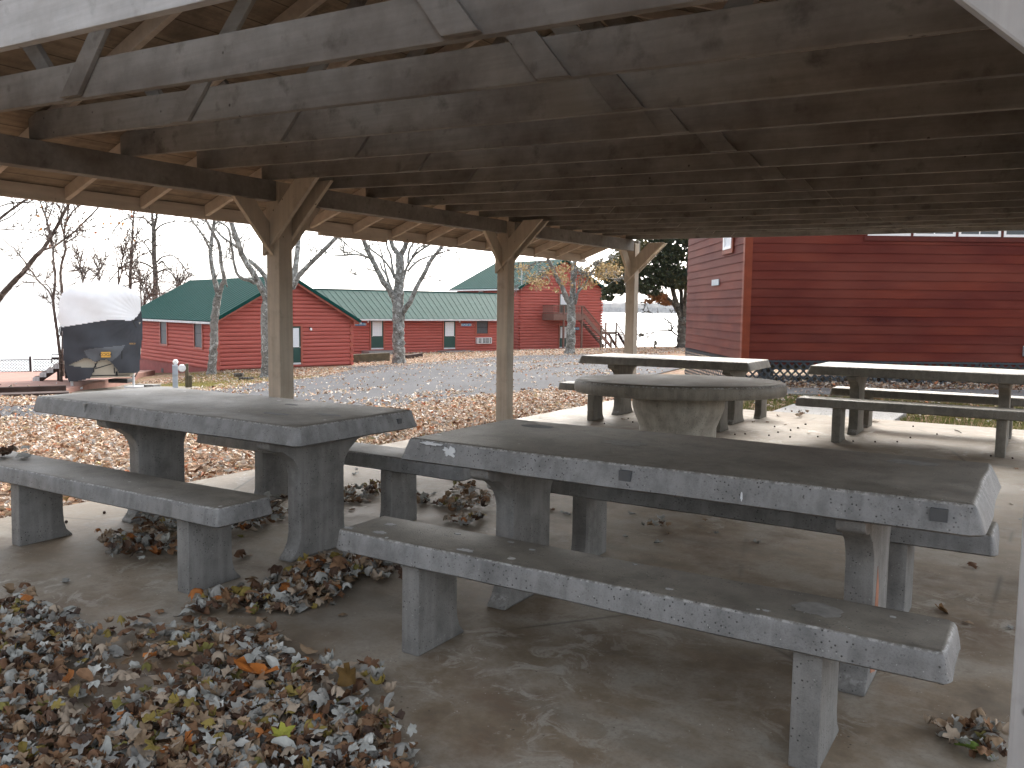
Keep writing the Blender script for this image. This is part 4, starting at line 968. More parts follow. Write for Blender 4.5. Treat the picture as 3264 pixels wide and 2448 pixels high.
for P in ([(325,705),(330,830)], [(305,700),(312,800)], [(1365,575),(1330,640),(1375,720)], [(1330,620),(1400,600)], [(1172,1040),(1172,1150)], [(830,1195),(785,1270),(780,1335)], [(800,1210),(812,1270)], [(800,1285),(1030,1218)], [(1065,1270),(1068,1350)], [(1390,1330),(1350,1400)]):
    MB().tube([(rq(*p)[0], -.12, rq(*p)[1]) for p in P], [.018]*len(P), 6).build('strap', M['black'], cam_)
x0, z0 = rq(880, 1062); x1, z1 = rq(1015, 1118); xm, zm = (x0+x1)/2, (z0+z1)/2
tg = MB().bx(xm-(x1-x0)/2, xm+(x1-x0)/2, -.155, -.145, zm-abs(z1-z0)/2-.02, zm+abs(z1-z0)/2+.02).build('tag', M['yellow'], cam_, bevel=.004)
text_mesh('lettering', 'ADCO', .125, M['black'], tg, Matrix.Translation((xm, -.157, zm)) @ Matrix.Rotation(R(90), 4, 'X'), .001, mirror=True)
x0, z0 = rq(1318, 940); tg2 = text_mesh('lettering', 'ADCO', .06, M['yellow'], cam_, Matrix.Translation((x0, -.03, z0)) @ Matrix.Rotation(R(90), 4, 'X'), .002)
for (a, b, c) in ((470, 1475, 1565), (1335, 1390, 1545)):
    x0, z0 = rq(a, b); x1, z1 = rq(a+8, c); mb = MB(); mb.tube([(x0, .3, z0+.1), (x1, .25, z1)], [.045, .035], 10)
    mb.bx(x1-.28, x1+.28, .05, .45, z1-.03, z1+.015); mb.build('stabiliser_jack', M['gutter'], cam_)
for sx in (-.95, .95):
    mb = MB(); 
    for yy in (4.2, 5.1): mb.tube([(sx-.12, yy, RZ+.36), (sx+.12, yy, RZ+.36)], [.36, .36], 24)
    mb.build('wheel', M['black'], cam_)
x0, z0 = rq(1160, 1490); tag(MB().bx(-.3, .3, -.2, .2, 0, .12).build('storage_bin', M['black'], None, bevel=.02), 'small dark bin lying on the gravel under the covered camper', 'bin').location = (RP.O+RP.X*x0-RP.N*.5+Vector((0, 0, z0-.02)))
# terrace of stained concrete falling towards the lake
tA, tB, tC, tD = (-12.45, 23.3, -1.0), (-24.5, 16.9, -1.0), (-43, 40, -2.3), (-20.3, 47.6, -2.3)
mb = MB(); top = [tA, tB, tC, tD]; mb.add(top+[(x, y, z-2.2) for x, y, z in top], [(0, 1, 2, 3), (7, 6, 5, 4)]+[(i, (i+1) % 4, 4+(i+1) % 4, 4+i) for i in range(4)])
tag(mb.build('terrace', M['terr']), kind='structure')
def terr_z(p):
    # plane through A,B,D
    a, b, d = Vector(tA), Vector(tB), Vector(tD); n = (b-a).cross(d-a); return a.z-((p[0]-a.x)*n.x+(p[1]-a.y)*n.y)/n.z
mb = MB(); mb.bar(Vector(tA)+Vector((.1, -.12, -.03)), Vector(tB)+Vector((.05, -.12, -.03)), .16, .3)
tag(mb.build('edging_timber', M['darktimber'], bevel=.01), 'dark timber edging along the front of the brown terrace', 'edging')
pA, pB = Vector((-11.6, 21.9, 0)), Vector((-23, 15.9, 0)); pA.z, pB.z = g(pA.x, pA.y)+.05, g(pB.x, pB.y)+.05
mb = MB(); mb.bar(pA, pB, .5, .16); tag(mb.build('edging_timber', M['darktimber'], bevel=.01), 'low brown timber step in front of the terrace edging, half buried in leaves', 'edging')
# lattice fence along the lake side of the terrace
fA = at(-330, 1182, 43.0); fB = at(365, 1181, 47.0); fA.z = terr_z(fA)+.02; fB.z = terr_z(fB)+.02
fd = fB-fA; fL = fd.length; fang = math.atan2(fd.y, fd.x)
fn = thing('lattice_fence', 'dark lattice fence panels with square posts at the lake edge behind the terrace', 'fence', fA, fang)
FH = .66; NP = 5
for i in range(NP):
    l = lattice_mb(fL/NP-.1, .06, FH, .15, .028, .02, 0.).build('panel', M['lattbr'], fn, fix=False); l.location = (i*fL/NP+.05, 0, fd.z*(i+.5)/NP)
    MB().bx(0, fL/NP-.1, -.04, .04, FH, FH+.05).build('rail', M['lattbr'], l); MB().bx(0, fL/NP-.1, -.03, .03, .0, .06).build('rail', M['lattbr'], l)
for i in range(NP+1):
    MB().bx(i*fL/NP-.11, i*fL/NP+.0, -.08, .08, -.5, FH+.2+fd.z*i/NP).build('post', M['lattbr'], fn, bevel=.01)
# wooden entry steps standing on the terrace
SO = at(115, 1222, 30.0); SP = Plane((SO.x, SO.y, 0), R(24)); 
def sq(x, y): return SP.px(x*.24116, 1000+y*.24116)
stp = thing('entry_steps', 'dark wooden entry steps with pale tread edges left of the covered camper', 'steps', SP.O, SP.ang)
for (a, b, y) in ((430, 522, 850), (520, 612, 792), (614, 704, 735), (700, 803, 680)):
    x0, z0 = sq(a, y); x1, _ = sq(b, y)
    tr = MB().bx(x0, x1, 0, 1.1, z0-.10, z0).build('tread', M['darktimber'], stp)
    e = MB(); n = 5
    for k in range(n): e.bx(x0+(x1-x0)*(k+.12)/n, x0+(x1-x0)*(k+.86)/n, -.008, -.001, z0-.13, z0+.03)
    e.build('tread_edge', M['white'], tr)
P = [sq(*p) for p in ((440,918),(520,918),(760,760),(805,740),(805,700),(700,700),(700,750),(614,755),(612,812),(520,812),(518,868),(440,868))]
MB().prism(P, .03, .09, 'y').build('stringer', M['darktimber'], stp); MB().prism(P, 1.0, 1.06, 'y').build('stringer', M['darktimber'], stp)
x0, z0 = sq(755, 905); x1, z1 = sq(792, 740); MB().bx(x0, x1, .05, .15, z0, z1).build('leg', M['darktimber'], stp)
a, b, c = sq(682, 660), sq(684, 540), sq(830, 538); MB().tube([(a[0], .05, a[1]), (b[0], .05, b[1]), (c[0], .05, c[1])], [.022]*3, 6).build('handrail', M['lattbr'], stp)
x0, z0 = sq(690, 575); x1, z1 = sq(830, 605); MB().bx(x0, x1, .02, .07, z1, z0).build('rail_board', M['lattbr'], stp)
# pale kerb beside the gravel pad
k0, k1, k2 = at(434, 1213, 29), at(470, 1230, 27), at(500, 1240, 26.2); mb = MB()
for a, b in ((k0, k1), (k1, k2)): mb.bar(Vector((a.x, a.y, g(a.x, a.y)+.06)), Vector((b.x, b.y, g(b.x, b.y)+.06)), .22, .18)
tag(mb.build('kerb', M['walk'], bevel=.01), 'pale concrete kerb stones curving beside the gravel under the camper', 'kerb')
# hook-up pedestal and old post with a spigot
HO = at(559, 1229, 26.8); hk = thing('hookup_pedestal', 'pale grey electric hook-up pedestal with a round white meter on top', 'pedestal', (HO.x, HO.y, g(HO.x, HO.y)), R(22))
MB().bx(-.08, .08, -.07, .07, -.1, .77).build('column', M['greybox'], hk, bevel=.008)
MB().bx(-.055, .085, -.13, -.071, .44, .76).build('breaker_box', M['greybox'], hk, bevel=.01)
mt_ = MB().lathe([(.07, 0), (.085, .01), (.085, .1), (.075, .12), (.05, .15)], 20).build('meter', M['white'], hk, smooth=True); mt_.rotation_euler = (R(90), 0, 0); mt_.location = (.02, .05, .86)
PO = at(602, 1222, 27.5); op = thing('utility_post', 'old dark timber post with a pale round box, right of the hook-up pedestal', 'post', (PO.x, PO.y, g(PO.x, PO.y)), R(20))
MB().bx(-.11, .0, -.06, .06, -.1, .8).build('upright', M['timber'], op, bevel=.01); MB().bx(.005, .10, -.05, .05, -.1, .42).build('stub_post', M['timber'], op, bevel=.01)
mb_ = MB().lathe([(.10, 0), (.125, .02), (.125, .12), (.10, .15)], 18).build('junction_box', M['ac'], op, smooth=True); mb_.rotation_euler = (R(90), 0, 0); mb_.location = (-.2, .05, .66)
# timbers and logs
def timber(name, label, a, b, Ya, Yb, w, h, mat='timber', lift=.0):
    p, q = at(*a, Ya), at(*b, Yb); p.z, q.z = g(p.x, p.y)+h/2+lift, g(q.x, q.y)+h/2+lift
    mb = MB(); mb.bar(p, q, w, h); return tag(mb.build(name, M[mat], bevel=.02), label, 'timber')
timber('border_timber', 'long mossy landscape timber at the foot of the wing left of the big tree', (1122, 1158), (1240, 1150), 51.5, 53, .25, .5)
timber('border_timber', 'short dark landscape timber just right of the big bare tree', (1290, 1141), (1342, 1140), 54, 55.5, .3, .25, 'darktimber')
def log(name, label, pts, Y, r):
    P = [at(x, y, Y) for x, y in pts]; 
    for p in P: p.z = g(p.x, p.y)+r*.9
    return tag(MB().tube(P, [r*.9, r, r*.85, r*.6][:len(P)], 10).build(name, M['bark2'], smooth=True), label, 'log')
log('fallen_log', 'weathered log end lying in leaves in front of the nearest cabin', [(747, 1180), (760, 1192), (775, 1200)], 39.5, .13)
log('fallen_log', 'bent grey branch lying in the grass between the two trees by the cabin', [(762, 1205), (785, 1207), (808, 1200)], 38, .09)
WS = at(2087, 1109, 60); wsp = thing('marker_post', 'small dark post standing at the lake edge left of the leafy tree', 'post', (WS.x, WS.y, g(WS.x, WS.y)), 0)
MB().bx(-.06, .06, -.06, .06, -.2, .50).build('upright', M['timber'], wsp, bevel=.01); MB().bx(-.09, .09, -.09, .09, .50, .58).build('cap', M['timber'], wsp, bevel=.01)
# ================================================================ TREES
def smooth_pts(P, k=4):
    P = [Vector(p) for p in P]; out = []
    for i in range(len(P)-1):
        p0 = P[max(i-1, 0)]; p1 = P[i]; p2 = P[i+1]; p3 = P[min(i+2, len(P)-1)]
        for j in range(k):
            t = j/k; out.append(.5*((2*p1)+(p2-p0)*t+(2*p0-5*p1+4*p2-p3)*t*t+(3*p1-p0-3*p2+p3)*t**3))
    return out+[P[-1]]
class LeafSoup:
    def __init__(s): s.v = []; s.f = []; s.c = []
    def build(s, name, mat, parent=None, smooth=False):
        V = np.concatenate(s.v); n = len(V); F = np.concatenate(s.f); C = np.concatenate(s.c)
        me = bpy.data.meshes.new(name); me.vertices.add(n); me.vertices.foreach_set('co', V.astype(np.float32).ravel())
        k = F.shape[1]; me.loops.add(F.size); me.loops.foreach_set('vertex_index', F.astype(np.int32).ravel())
        me.polygons.add(len(F)); me.polygons.foreach_set('loop_start', np.arange(0, F.size, k, dtype=np.int32))
        if smooth: me.polygons.foreach_set('use_smooth', np.ones(len(F), bool))
        me.update(calc_edges=True)
        at_ = me.color_attributes.new('leafcol', 'FLOAT_COLOR', 'POINT'); at_.data.foreach_set('color', np.hstack([C, np.ones((n, 1))]).astype(np.float32).ravel())
        me.materials.append(mat); o = bpy.data.objects.new(name, me); COL.objects.link(o)
        if parent: o.parent = parent
        return o
def rand_rot(n, r, tilt=None):
    """n random rotation matrices; tilt=None: any orientation, else spin about z then tilt by up to tilt radians"""
    if tilt is None:
        q = r.normal(size=(n, 4)); q /= np.linalg.norm(q, axis=1, keepdims=True); w, x, y, z = q.T
        return np.stack([np.stack([1-2*(y*y+z*z), 2*(x*y-z*w), 2*(x*z+y*w)], -1), np.stack([2*(x*y+z*w), 1-2*(x*x+z*z), 2*(y*z-x*w)], -1), np.stack([2*(x*z-y*w), 2*(y*z+x*w), 1-2*(x*x+y*y)], -1)], 1)
    a = r.random(n)*2*np.pi; b = np.abs(r.normal(0, .5, n))*tilt; ph = r.random(n)*2*np.pi
    ca, sa = np.cos(a), np.sin(a); Z = np.zeros(n); I = np.ones(n)
    Rz = np.stack([np.stack([ca, -sa, Z], -1), np.stack([sa, ca, Z], -1), np.stack([Z, Z, I], -1)], 1)
    kx, ky = np.cos(ph), np.sin(ph); c, s = np.cos(b), np.sin(b); t = 1-c
    Rt = np.stack([np.stack([c+kx*kx*t, kx*ky*t, ky*s], -1), np.stack([kx*ky*t, c+ky*ky*t, -kx*s], -1), np.stack([-ky*s, kx*s, c], -1)], 1)
    return Rt @ Rz
FOLP = np.array([(-.5, 0, .0), (0, -.32, .1), (.5, 0, -.02), (0, .32, .1)]); FOLF = np.array([(0, 1, 2), (0, 2, 3)])
def foliage(soup, P, size, cols, r, proto=FOLP, faces=FOLF, jit=.25):
    n = len(P); S = size*(.6+.8*r.random((n, 1, 1))); Rm = rand_rot(n, r)
    V = np.einsum('nij,kj->nki', Rm, proto)*S+P[:, None, :]
    C = np.array(cols)[r.integers(0, len(cols), n)]*(1+jit*(r.random((n, 1))*2-1))
    base = sum(len(x) for x in soup.v); k = len(proto)
    soup.v.append(V.reshape(-1, 3)); soup.f.append((faces[None]+(np.arange(n)*k)[:, None, None]+base).reshape(-1, faces.shape[1])); soup.c.append(np.repeat(C, k, 0))
class Tree:
    def __init__(s, name, label, Y, ox, oy, k, bark, seed, cat='tree', group=None):
        s.Y, s.ox, s.oy, s.k, s.bark = Y, ox, oy, k, bark; s.r = random.Random(seed); s.trunk = MB(); s.tw = MB(); s.tips = []; s.limbs = []; s.root = None; s.a = (name, label, cat, group)
    def limb(s, pts, w0, w1, twig=0, dy=None, flare=False, n=9, main=True, tl=1.2, droop=0.0, level=2):
        dy = s.r.uniform(-1.2, 1.2) if dy is None else dy; N = len(pts)
        P = [at(s.ox+x*s.k, s.oy+y*s.k, s.Y+dy*i/max(1, N-1)) for i, (x, y) in enumerate(pts)]
        if s.root is None: s.root = P[0].copy(); s.root.z = g(P[0].x, P[0].y); P[0].z = s.root.z-.25
        S = smooth_pts(P, 5); m = len(S); pr = s.k*s.Y/F_PX/2
        rad = [((w0+(w1-w0)*i/(m-1))+2.4/s.k*(1-.5*i/m)*(1 if w0 < 40 else .5))*pr*(1+s.r.uniform(-.07, .07)) for i in range(m)]
        if flare:
            for i in range(min(5, m)): rad[i] *= 1+.55*(1-i/5)**2
        S = [p+Vector((s.r.uniform(-1, 1), s.r.uniform(-1, 1), 0))*rad[i]*.12 for i, p in enumerate(S)]
        (s.trunk if main else s.tw).tube(S, rad, n if main else 6)
        if twig:
            L = sum((S[i+1]-S[i]).length for i in range(m-1))
            for q in range(int(L*twig)+1):
                f = s.r.uniform(.25, 1); i = min(int(f*(m-1)), m-2); d = (S[i+1]-S[i]).normalized()
                s.grow(S[i], d, tl*s.r.uniform(.5, 1.2), max(rad[i]*.35, .006), level, droop)
            s.grow(S[-1], (S[-1]-S[-2]).normalized(), tl, max(rad[-1]*.7, .006), level, droop)
        return S
    def grow(s, p, d, L, r0, lv, droop=0.):
        mn = 1.0*s.Y/F_PX; r0 = max(r0, mn*1.5)
        a = Vector((s.r.gauss(0, 1), s.r.gauss(0, 1), s.r.gauss(.25, 1))); d = (d*.75+a*.5).normalized(); pts = [p.copy()]; q = p.copy(); n = 5
        for i in range(n):
            d = (d+Vector((s.r.gauss(0, .16), s.r.gauss(0, .16), s.r.gauss(.04-droop, .13)))).normalized(); q = q+d*(L/n); pts.append(q.copy())
        s.tw.tube(pts, [max(r0*(1-.75*i/n), mn*.8) for i in range(n+1)], 4, cap=False); s.tips.append(q.copy())
        if lv > 0:
            for k in range(s.r.randint(2, 4)):
                i = s.r.randint(1, n); s.grow(pts[i], (pts[i]-pts[i-1]).normalized(), L*s.r.uniform(.4, .75), max(r0*.55, .004), lv-1, droop)
    def finish(s, leaves=None):
        name, label, cat, group = s.a; o = thing(name, label, cat, s.root, 0, group)
        s.trunk.v = [tuple(Vector(p)-s.root) for p in s.trunk.v]; s.trunk.build('trunk', M[s.bark], o, smooth=True, angle=180)
        if s.tw.v:
            s.tw.v = [tuple(Vector(p)-s.root) for p in s.tw.v]; s.tw.build('branches', M[s.bark], o, smooth=True, fix=False, angle=180)
        if leaves:
            leaves.v = [v-np.array(s.root) for v in leaves.v]; leaves.build('foliage', M['fol'], o)
        return o
K5 = .28029; K3 = .36166
# T1 and T2: the two pale trees in front of the cabin
t = Tree('bare_tree', 'slim pale forked tree in front of the cabin corner, left of the pavilion post', 41, 560, 640, K3, 'bark1', 1)
t.limb([(318,1540),(325,1400),(335,1250),(340,1080),(355,950),(375,830)], 72, 62, flare=True, dy=0)
t.limb([(375,835),(345,700),(315,540),(308,430),(330,260),(340,120),(330,-150),(350,-420)], 44, 18, .5, dy=.8); t.limb([(305,440),(260,340),(215,270),(125,140),(60,-40)], 15, 9, .5, dy=-.8)
t.limb([(378,835),(405,750),(428,690),(402,560),(385,400),(340,300),(260,150),(200,-80)], 42, 16, .5, dy=-.9); t.limb([(360,665),(375,640),(388,615)], 10, 6); t.limb([(430,690),(455,760)], 14, 8)
t.finish()
t = Tree('bare_tree', 'pale bare tree with wide limbs standing directly behind the front left pavilion post', 39.5, 560, 640, K3, 'bark1', 2)
t.limb([(800,1560),(805,1450),(800,1250),(795,1050),(800,900),(830,820)], 105, 75, flare=True, dy=0)
t.limb([(805,880),(770,800),(730,720),(660,600),(590,490),(540,340),(500,220),(460,80),(400,-200)], 60, 34, .4, dy=-1.5)
t.limb([(820,820),(800,690),(750,620),(690,560),(640,520)], 42, 34, dy=-.3)
t.limb([(835,840),(930,790),(1020,760),(1048,660),(1065,500),(1085,300),(1100,80),(1080,-250)], 66, 34, .4, dy=1.2)
t.limb([(1030,770),(1070,680),(1120,620),(1200,540),(1310,430),(1420,320),(1560,180),(1700,-60)], 48, 24, .5, dy=-1)
t.limb([(700,730),(650,700),(600,690),(540,640),(510,520),(490,380),(460,240),(360,170),(260,60)], 26, 10, .6, dy=-1.2); t.limb([(540,405),(470,360),(400,310),(350,250)], 22, 12, .4); t.limb([(500,520),(450,490),(410,480)], 7, 4, .6, main=False)
t.finish()
# T3: the big mottled tree before the wing
t = Tree('bare_tree', 'big mottled grey bare tree in front of the long wing between its two doors', 50, 1040, 720, .27726, 'bark1', 3)
t.limb([(832,1598),(830,1500),(830,1350),(828,1200),(826,1050),(826,900),(830,750),(842,600),(848,450),(845,330)], 150, 92, flare=True, dy=0, n=14)
t.limb([(845,340),(800,290),(760,230),(740,120),(720,-80),(740,-400)], 62, 30, .5, dy=.6); t.limb([(850,340),(880,290),(905,240),(935,120),(960,-80),(940,-420)], 70, 32, .5, dy=-.6)
t.limb([(810,910),(770,820),(725,735),(650,630),(600,530),(560,450),(480,290),(430,170),(370,-40),(330,-300)], 74, 36, .5, dy=-1.6)
t.limb([(500,372),(430,345),(330,330),(220,338),(100,342)], 20, 10, .8, dy=-.8); t.limb([(430,330),(340,292),(250,230),(170,140)], 12, 7, .8); t.limb([(205,332),(195,250),(160,150)], 9, 6, .6); t.limb([(570,522),(480,492),(400,458)], 9, 5, .6)
t.limb([(765,780),(720,660),(690,560),(640,490),(620,420)], 30, 14, .4); t.limb([(785,600),(750,520),(700,440),(620,350),(510,265),(440,160)], 24, 12, .5, dy=.8); t.limb([(690,550),(660,420),(630,300),(590,180),(570,40)], 15, 8, .5); t.limb([(778,570),(755,450),(740,340),(700,240),(680,120)], 24, 14, .5)
t.limb([(870,1010),(920,930),(960,880),(1040,700),(1120,560),(1200,400),(1270,310),(1340,220),(1440,60),(1500,-160)], 60, 26, .5, dy=-1.4); t.limb([(935,525),(990,460),(1060,400),(1140,365),(1220,340),(1300,320),(1345,305)], 19, 10, .7); t.limb([(1270,318),(1340,300),(1440,280),(1560,330)], 10, 6, 1.2)
t.limb([(880,640),(905,540),(940,450),(1010,345),(1100,270),(1200,205),(1280,100)], 27, 14, .5, dy=.8); t.limb([(940,430),(945,340),(960,260),(1000,190),(1020,60)], 24, 16, .4); t.limb([(985,350),(1060,260),(1140,200)], 13, 9, .5); t.limb([(1100,610),(1150,600),(1205,578)], 8, 5, .5)
t.limb([(880,1010),(885,1060),(880,1110)], 46, 22)
t.finish()
# T4: tree before the two-storey lodge with withered leaves
t = Tree('withered_tree', 'grey tree with withered tan leaves in front of the tall lodge and its balcony', 52, 1640, 840, .18083, 'bark1', 4)
t.limb([(965,1555),(985,1400),(995,1200),(1000,1000),(1000,850),(1005,700)], 165, 135, flare=True, dy=0, n=12)
t.limb([(985,720),(920,620),(850,440),(770,300),(720,200),(660,60),(610,-40),(500,-240)], 92, 50, .5, dy=-1.2, tl=1.5); t.limb([(1010,720),(1030,500),(1030,300),(1040,120),(1060,-20),(1070,-200),(1040,-500)], 105, 60, .5, dy=.5, tl=1.5)
t.limb([(1070,720),(1100,600),(1120,510),(1230,380),(1320,220),(1390,110),(1460,30),(1560,-100)], 46, 22, .6, dy=-1, tl=1.5); t.limb([(1120,500),(1150,380),(1160,270)], 26, 12, .6); t.limb([(660,60),(540,90),(420,170),(300,230)], 22, 8, 1., dy=-.8, droop=.12); t.limb([(1060,0),(1180,160),(1400,0),(1500,-40)], 26, 12, .8)
t.limb([(620,-20),(420,-30),(230,60),(90,120)], 20, 7, 1., droop=.1, dy=-1)
t.limb([(1320,210),(1480,180),(1560,200),(1640,260)], 14, 6, .8, dy=-.5)
r_ = np.random.default_rng(4); soup = LeafSoup(); K4 = .18083
C_ = [(.30, .20, .085), (.36, .26, .13), (.22, .15, .07), (.40, .31, .17)]
for (x, y, sx, sy, n) in ((300,260,140,90,150),(480,330,130,90,120),(150,90,140,90,110),(560,160,140,100,140),(820,140,120,110,150),(880,300,90,90,90),(1250,130,140,110,110),(1330,320,120,90,90),(1180,380,120,100,70),(1500,220,120,110,130),(1640,150,170,110,180),(380,420,120,60,40),(980,60,120,70,60),(740,480,50,40,20),(1560,60,200,90,130),(1800,120,140,140,170)):
    P = np.array([at(1640+K4*(x+r_.normal()*sx*.6), 840+K4*(y+r_.normal()*sy*.6), 52+r_.uniform(-2.5, 2.5)) for _ in range(n)]); foliage(soup, P, .15, C_, r_)
t.finish(soup)
# oak-like leafy tree by the lake
KO = .3014; t = Tree('leafy_tree', 'broad dark green tree at the lake edge left of the red hall', 63, 1900, 680, KO, 'bark2', 5)
t.limb([(912,1432),(915,1330),(915,1200),(920,1130)], 118, 104, flare=True, dy=0, n=12)
for pts, a, b, dy in (([(900,1140),(870,1020),(835,900),(800,780),(740,600),(660,420),(620,200)], 62, 26, -.5), ([(918,1130),(905,950),(900,840),(880,650),(860,400),(870,100)], 46, 24, 1), ([(925,1130),(935,1000),(945,850),(960,650),(980,400),(1000,120)], 44, 22, -1.5), ([(935,1140),(970,1010),(1010,900),(1045,800),(1100,650),(1160,450),(1180,200)], 62, 26, .8), ([(850,1000),(800,940),(740,890),(660,835),(560,780),(450,740),(320,700),(180,680)], 36, 14, -2)):
    t.limb(pts, a, b, .25, dy=dy, tl=1.6)
for pts, a in (([(862,1292),(820,1262),(800,1230),(790,1170),(720,1110),(640,1080),(560,1040)], 14), ([(800,1245),(720,1240),(640,1245),(570,1290),(520,1345)], 12), ([(985,1170),(1040,1080),(1100,1000),(1170,940)], 12), ([(985,1180),(1030,1130),(1100,1130)], 8), ([(1040,1080),(1080,960),(1130,860)], 10)):
    t.limb(pts, a, 4, 2.2, main=False, tl=1.1, droop=.05, level=2)
r_ = np.random.default_rng(5); soup = LeafSoup(); dg_ = [(.030, .042, .022), (.042, .056, .028), (.058, .068, .032), (.022, .033, .018), (.075, .075, .034)]; ol = [(.085, .08, .03), (.062, .068, .03), (.12, .10, .045)]; br = [(.22, .085, .03), (.28, .13, .05), (.17, .07, .03)]
def blob(cx, cy, rx, ry, n, cols, sz=.26, dz=3.2, cl=26):
    n = int(n*2.3)
    cc = [(cx+rx*r_.uniform(-.85, .85), cy+ry*r_.uniform(-.85, .85)) for _ in range(cl)]; P = []
    for i in range(n):
        a = cc[r_.integers(0, cl)]; x, y = a[0]+r_.normal()*rx*.17, a[1]+r_.normal()*ry*.15
        P.append(at(1900+KO*x, 680+KO*y, 63+r_.uniform(-dz, dz)))
    foliage(soup, np.array(P), sz, cols, r_)
for a in ((700,500,240,150,800,dg_),(900,420,260,170,900,dg_),(1100,480,200,170,700,dg_),(800,680,240,110,800,dg_),(620,640,170,110,450,dg_),(1000,720,170,80,420,ol),(1120,680,130,90,330,dg_),(930,720,120,90,300,ol),(560,820,120,60,240,dg_),(470,760,90,70,220,dg_),(640,900,110,45,170,br),(720,940,70,30,70,br),(250,560,170,130,520,ol),(120,600,150,110,420,ol),(200,760,130,90,430,dg_),(120,860,60,60,160,dg_),(330,720,120,90,300,dg_),(850,180,420,150,1400,dg_),(1160,350,120,150,400,dg_),(380,420,200,140,500,ol),(1150,800,80,40,120,dg_),(820,-60,420,140,900,dg_)):
    blob(*a)
t.finish(soup)
# leaning tree at the far left edge
t = Tree('leaning_tree', 'leaning bare tree at the far left edge whose limbs cross the sky beside the roof', 19, 0, 620, K5, 'bark3', 6)
t.limb([(-560,2500),(-420,2000),(-260,1500),(-90,1290),(60,1100),(150,1000),(250,900),(330,800),(410,700),(490,620),(560,510),(640,380),(730,200),(790,90),(860,-120)], 70, 26, 0, dy=0, flare=True)
t.limb([(500,628),(560,610),(620,588),(720,515),(850,420),(960,310),(1060,212),(1120,140),(1220,0)], 19, 12, 1.1, dy=1.0, tl=.6, level=1); t.limb([(830,432),(900,412),(970,400),(1025,402)], 8, 4, 2., tl=.4, main=False); t.limb([(320,815),(290,770),(230,700),(165,615),(100,570),(15,490)], 10, 5, 1.2, tl=.4, main=False)
t.limb([(330,838),(380,900),(430,970),(500,1042)], 10, 8, .5, tl=.3, main=False)
t.limb([(-300,1560),(-340,1200),(-260,700),(-120,400),(0,275),(120,180),(270,75),(330,40),(420,-60)], 36, 16, .5, dy=1, tl=.7); t.limb([(-200,560),(-80,420),(0,404),(100,398),(200,402),(325,392)], 9, 4, 1.6, tl=.4, main=False); t.limb([(-60,330),(40,290),(120,250),(240,160),(330,90)], 8, 4, 1.2, main=False, tl=.5); t.limb([(-40,150),(80,110),(210,92),(330,90),(400,95)], 8, 5, 1., main=False, tl=.5)
t.limb([(650,110),(700,180),(690,230)], 7, 4, 2, main=False, tl=.4)
r_ = np.random.default_rng(6); soup = LeafSoup()
P = np.array([at(r_.uniform(90, 430), r_.uniform(650, 790), 19+r_.uniform(-1, 1)) for _ in range(42)]); foliage(soup, P, .085, [(.30, .10, .05), (.22, .12, .08), (.36, .18, .07)], r_)
t.finish(soup)
# two thin trees behind the camper
t = Tree('thin_tree', 'thin forked sapling rising along the left side of the covered camper', 29.5, 0, 620, K5, 'bark3', 7)
t.limb([(690,2080),(690,1900),(660,1650),(640,1480),(620,1356),(605,1200),(625,1050),(628,900),(610,760),(600,600),(572,430),(530,290),(480,150),(440,20),(420,-120)], 30, 10, 1.1, dy=0, tl=.7); t.limb([(600,1200),(560,1110),(500,1042),(430,980)], 13, 9, .8, tl=.5, main=False); t.limb([(605,1190),(580,1090),(540,1030),(500,990)], 8, 4, 2.2, tl=.5, main=False); t.limb([(625,1080),(660,1110),(685,1140)], 6, 4, 1, tl=.3, main=False)
t.limb([(540,300),(570,220),(600,130),(630,40)], 9, 5, 2., tl=.6, main=False); t.limb([(575,520),(540,520),(480,470)], 8, 4, 3, tl=.5, main=False); t.limb([(660,1640),(700,1560),(690,1480),(720,1400)], 7, 4, 3, tl=.5, main=False)
r_ = np.random.default_rng(17); soup = LeafSoup(); P = np.array([at(150+r_.normal()*22, 690+r_.normal()*26, 29.5+r_.uniform(-.8, .8)) for _ in range(90)]); foliage(soup, P, .075, [(.12, .13, .13), (.16, .16, .15)], r_)
t.finish(soup)
t = Tree('thin_tree', 'thin crooked bare tree standing behind the left half of the white camper cover', 36, 0, 620, K5, 'bark3', 8)
t.limb([(712,2000),(712,1500),(705,1090),(692,980),(690,880),(708,760),(745,630),(732,510),(735,400),(770,280),(830,190),(900,120),(960,0)], 27, 9, 1.3, dy=0, tl=.8); t.limb([(735,480),(710,390),(700,290),(690,200),(640,100)], 12, 6, 2., tl=.6, main=False); t.limb([(745,560),(790,520),(850,480)], 7, 4, 2, tl=.5, main=False); t.limb([(715,745),(680,690),(630,640)], 8, 4, 2, tl=.5, main=False)
soup = LeafSoup(); P = np.array([at(205+r_.normal()*20, 695+r_.normal()*30, 36+r_.uniform(-.8, .8)) for _ in range(90)]); foliage(soup, P, .09, [(.13, .13, .12), (.25, .13, .08)], r_); t.finish(soup)
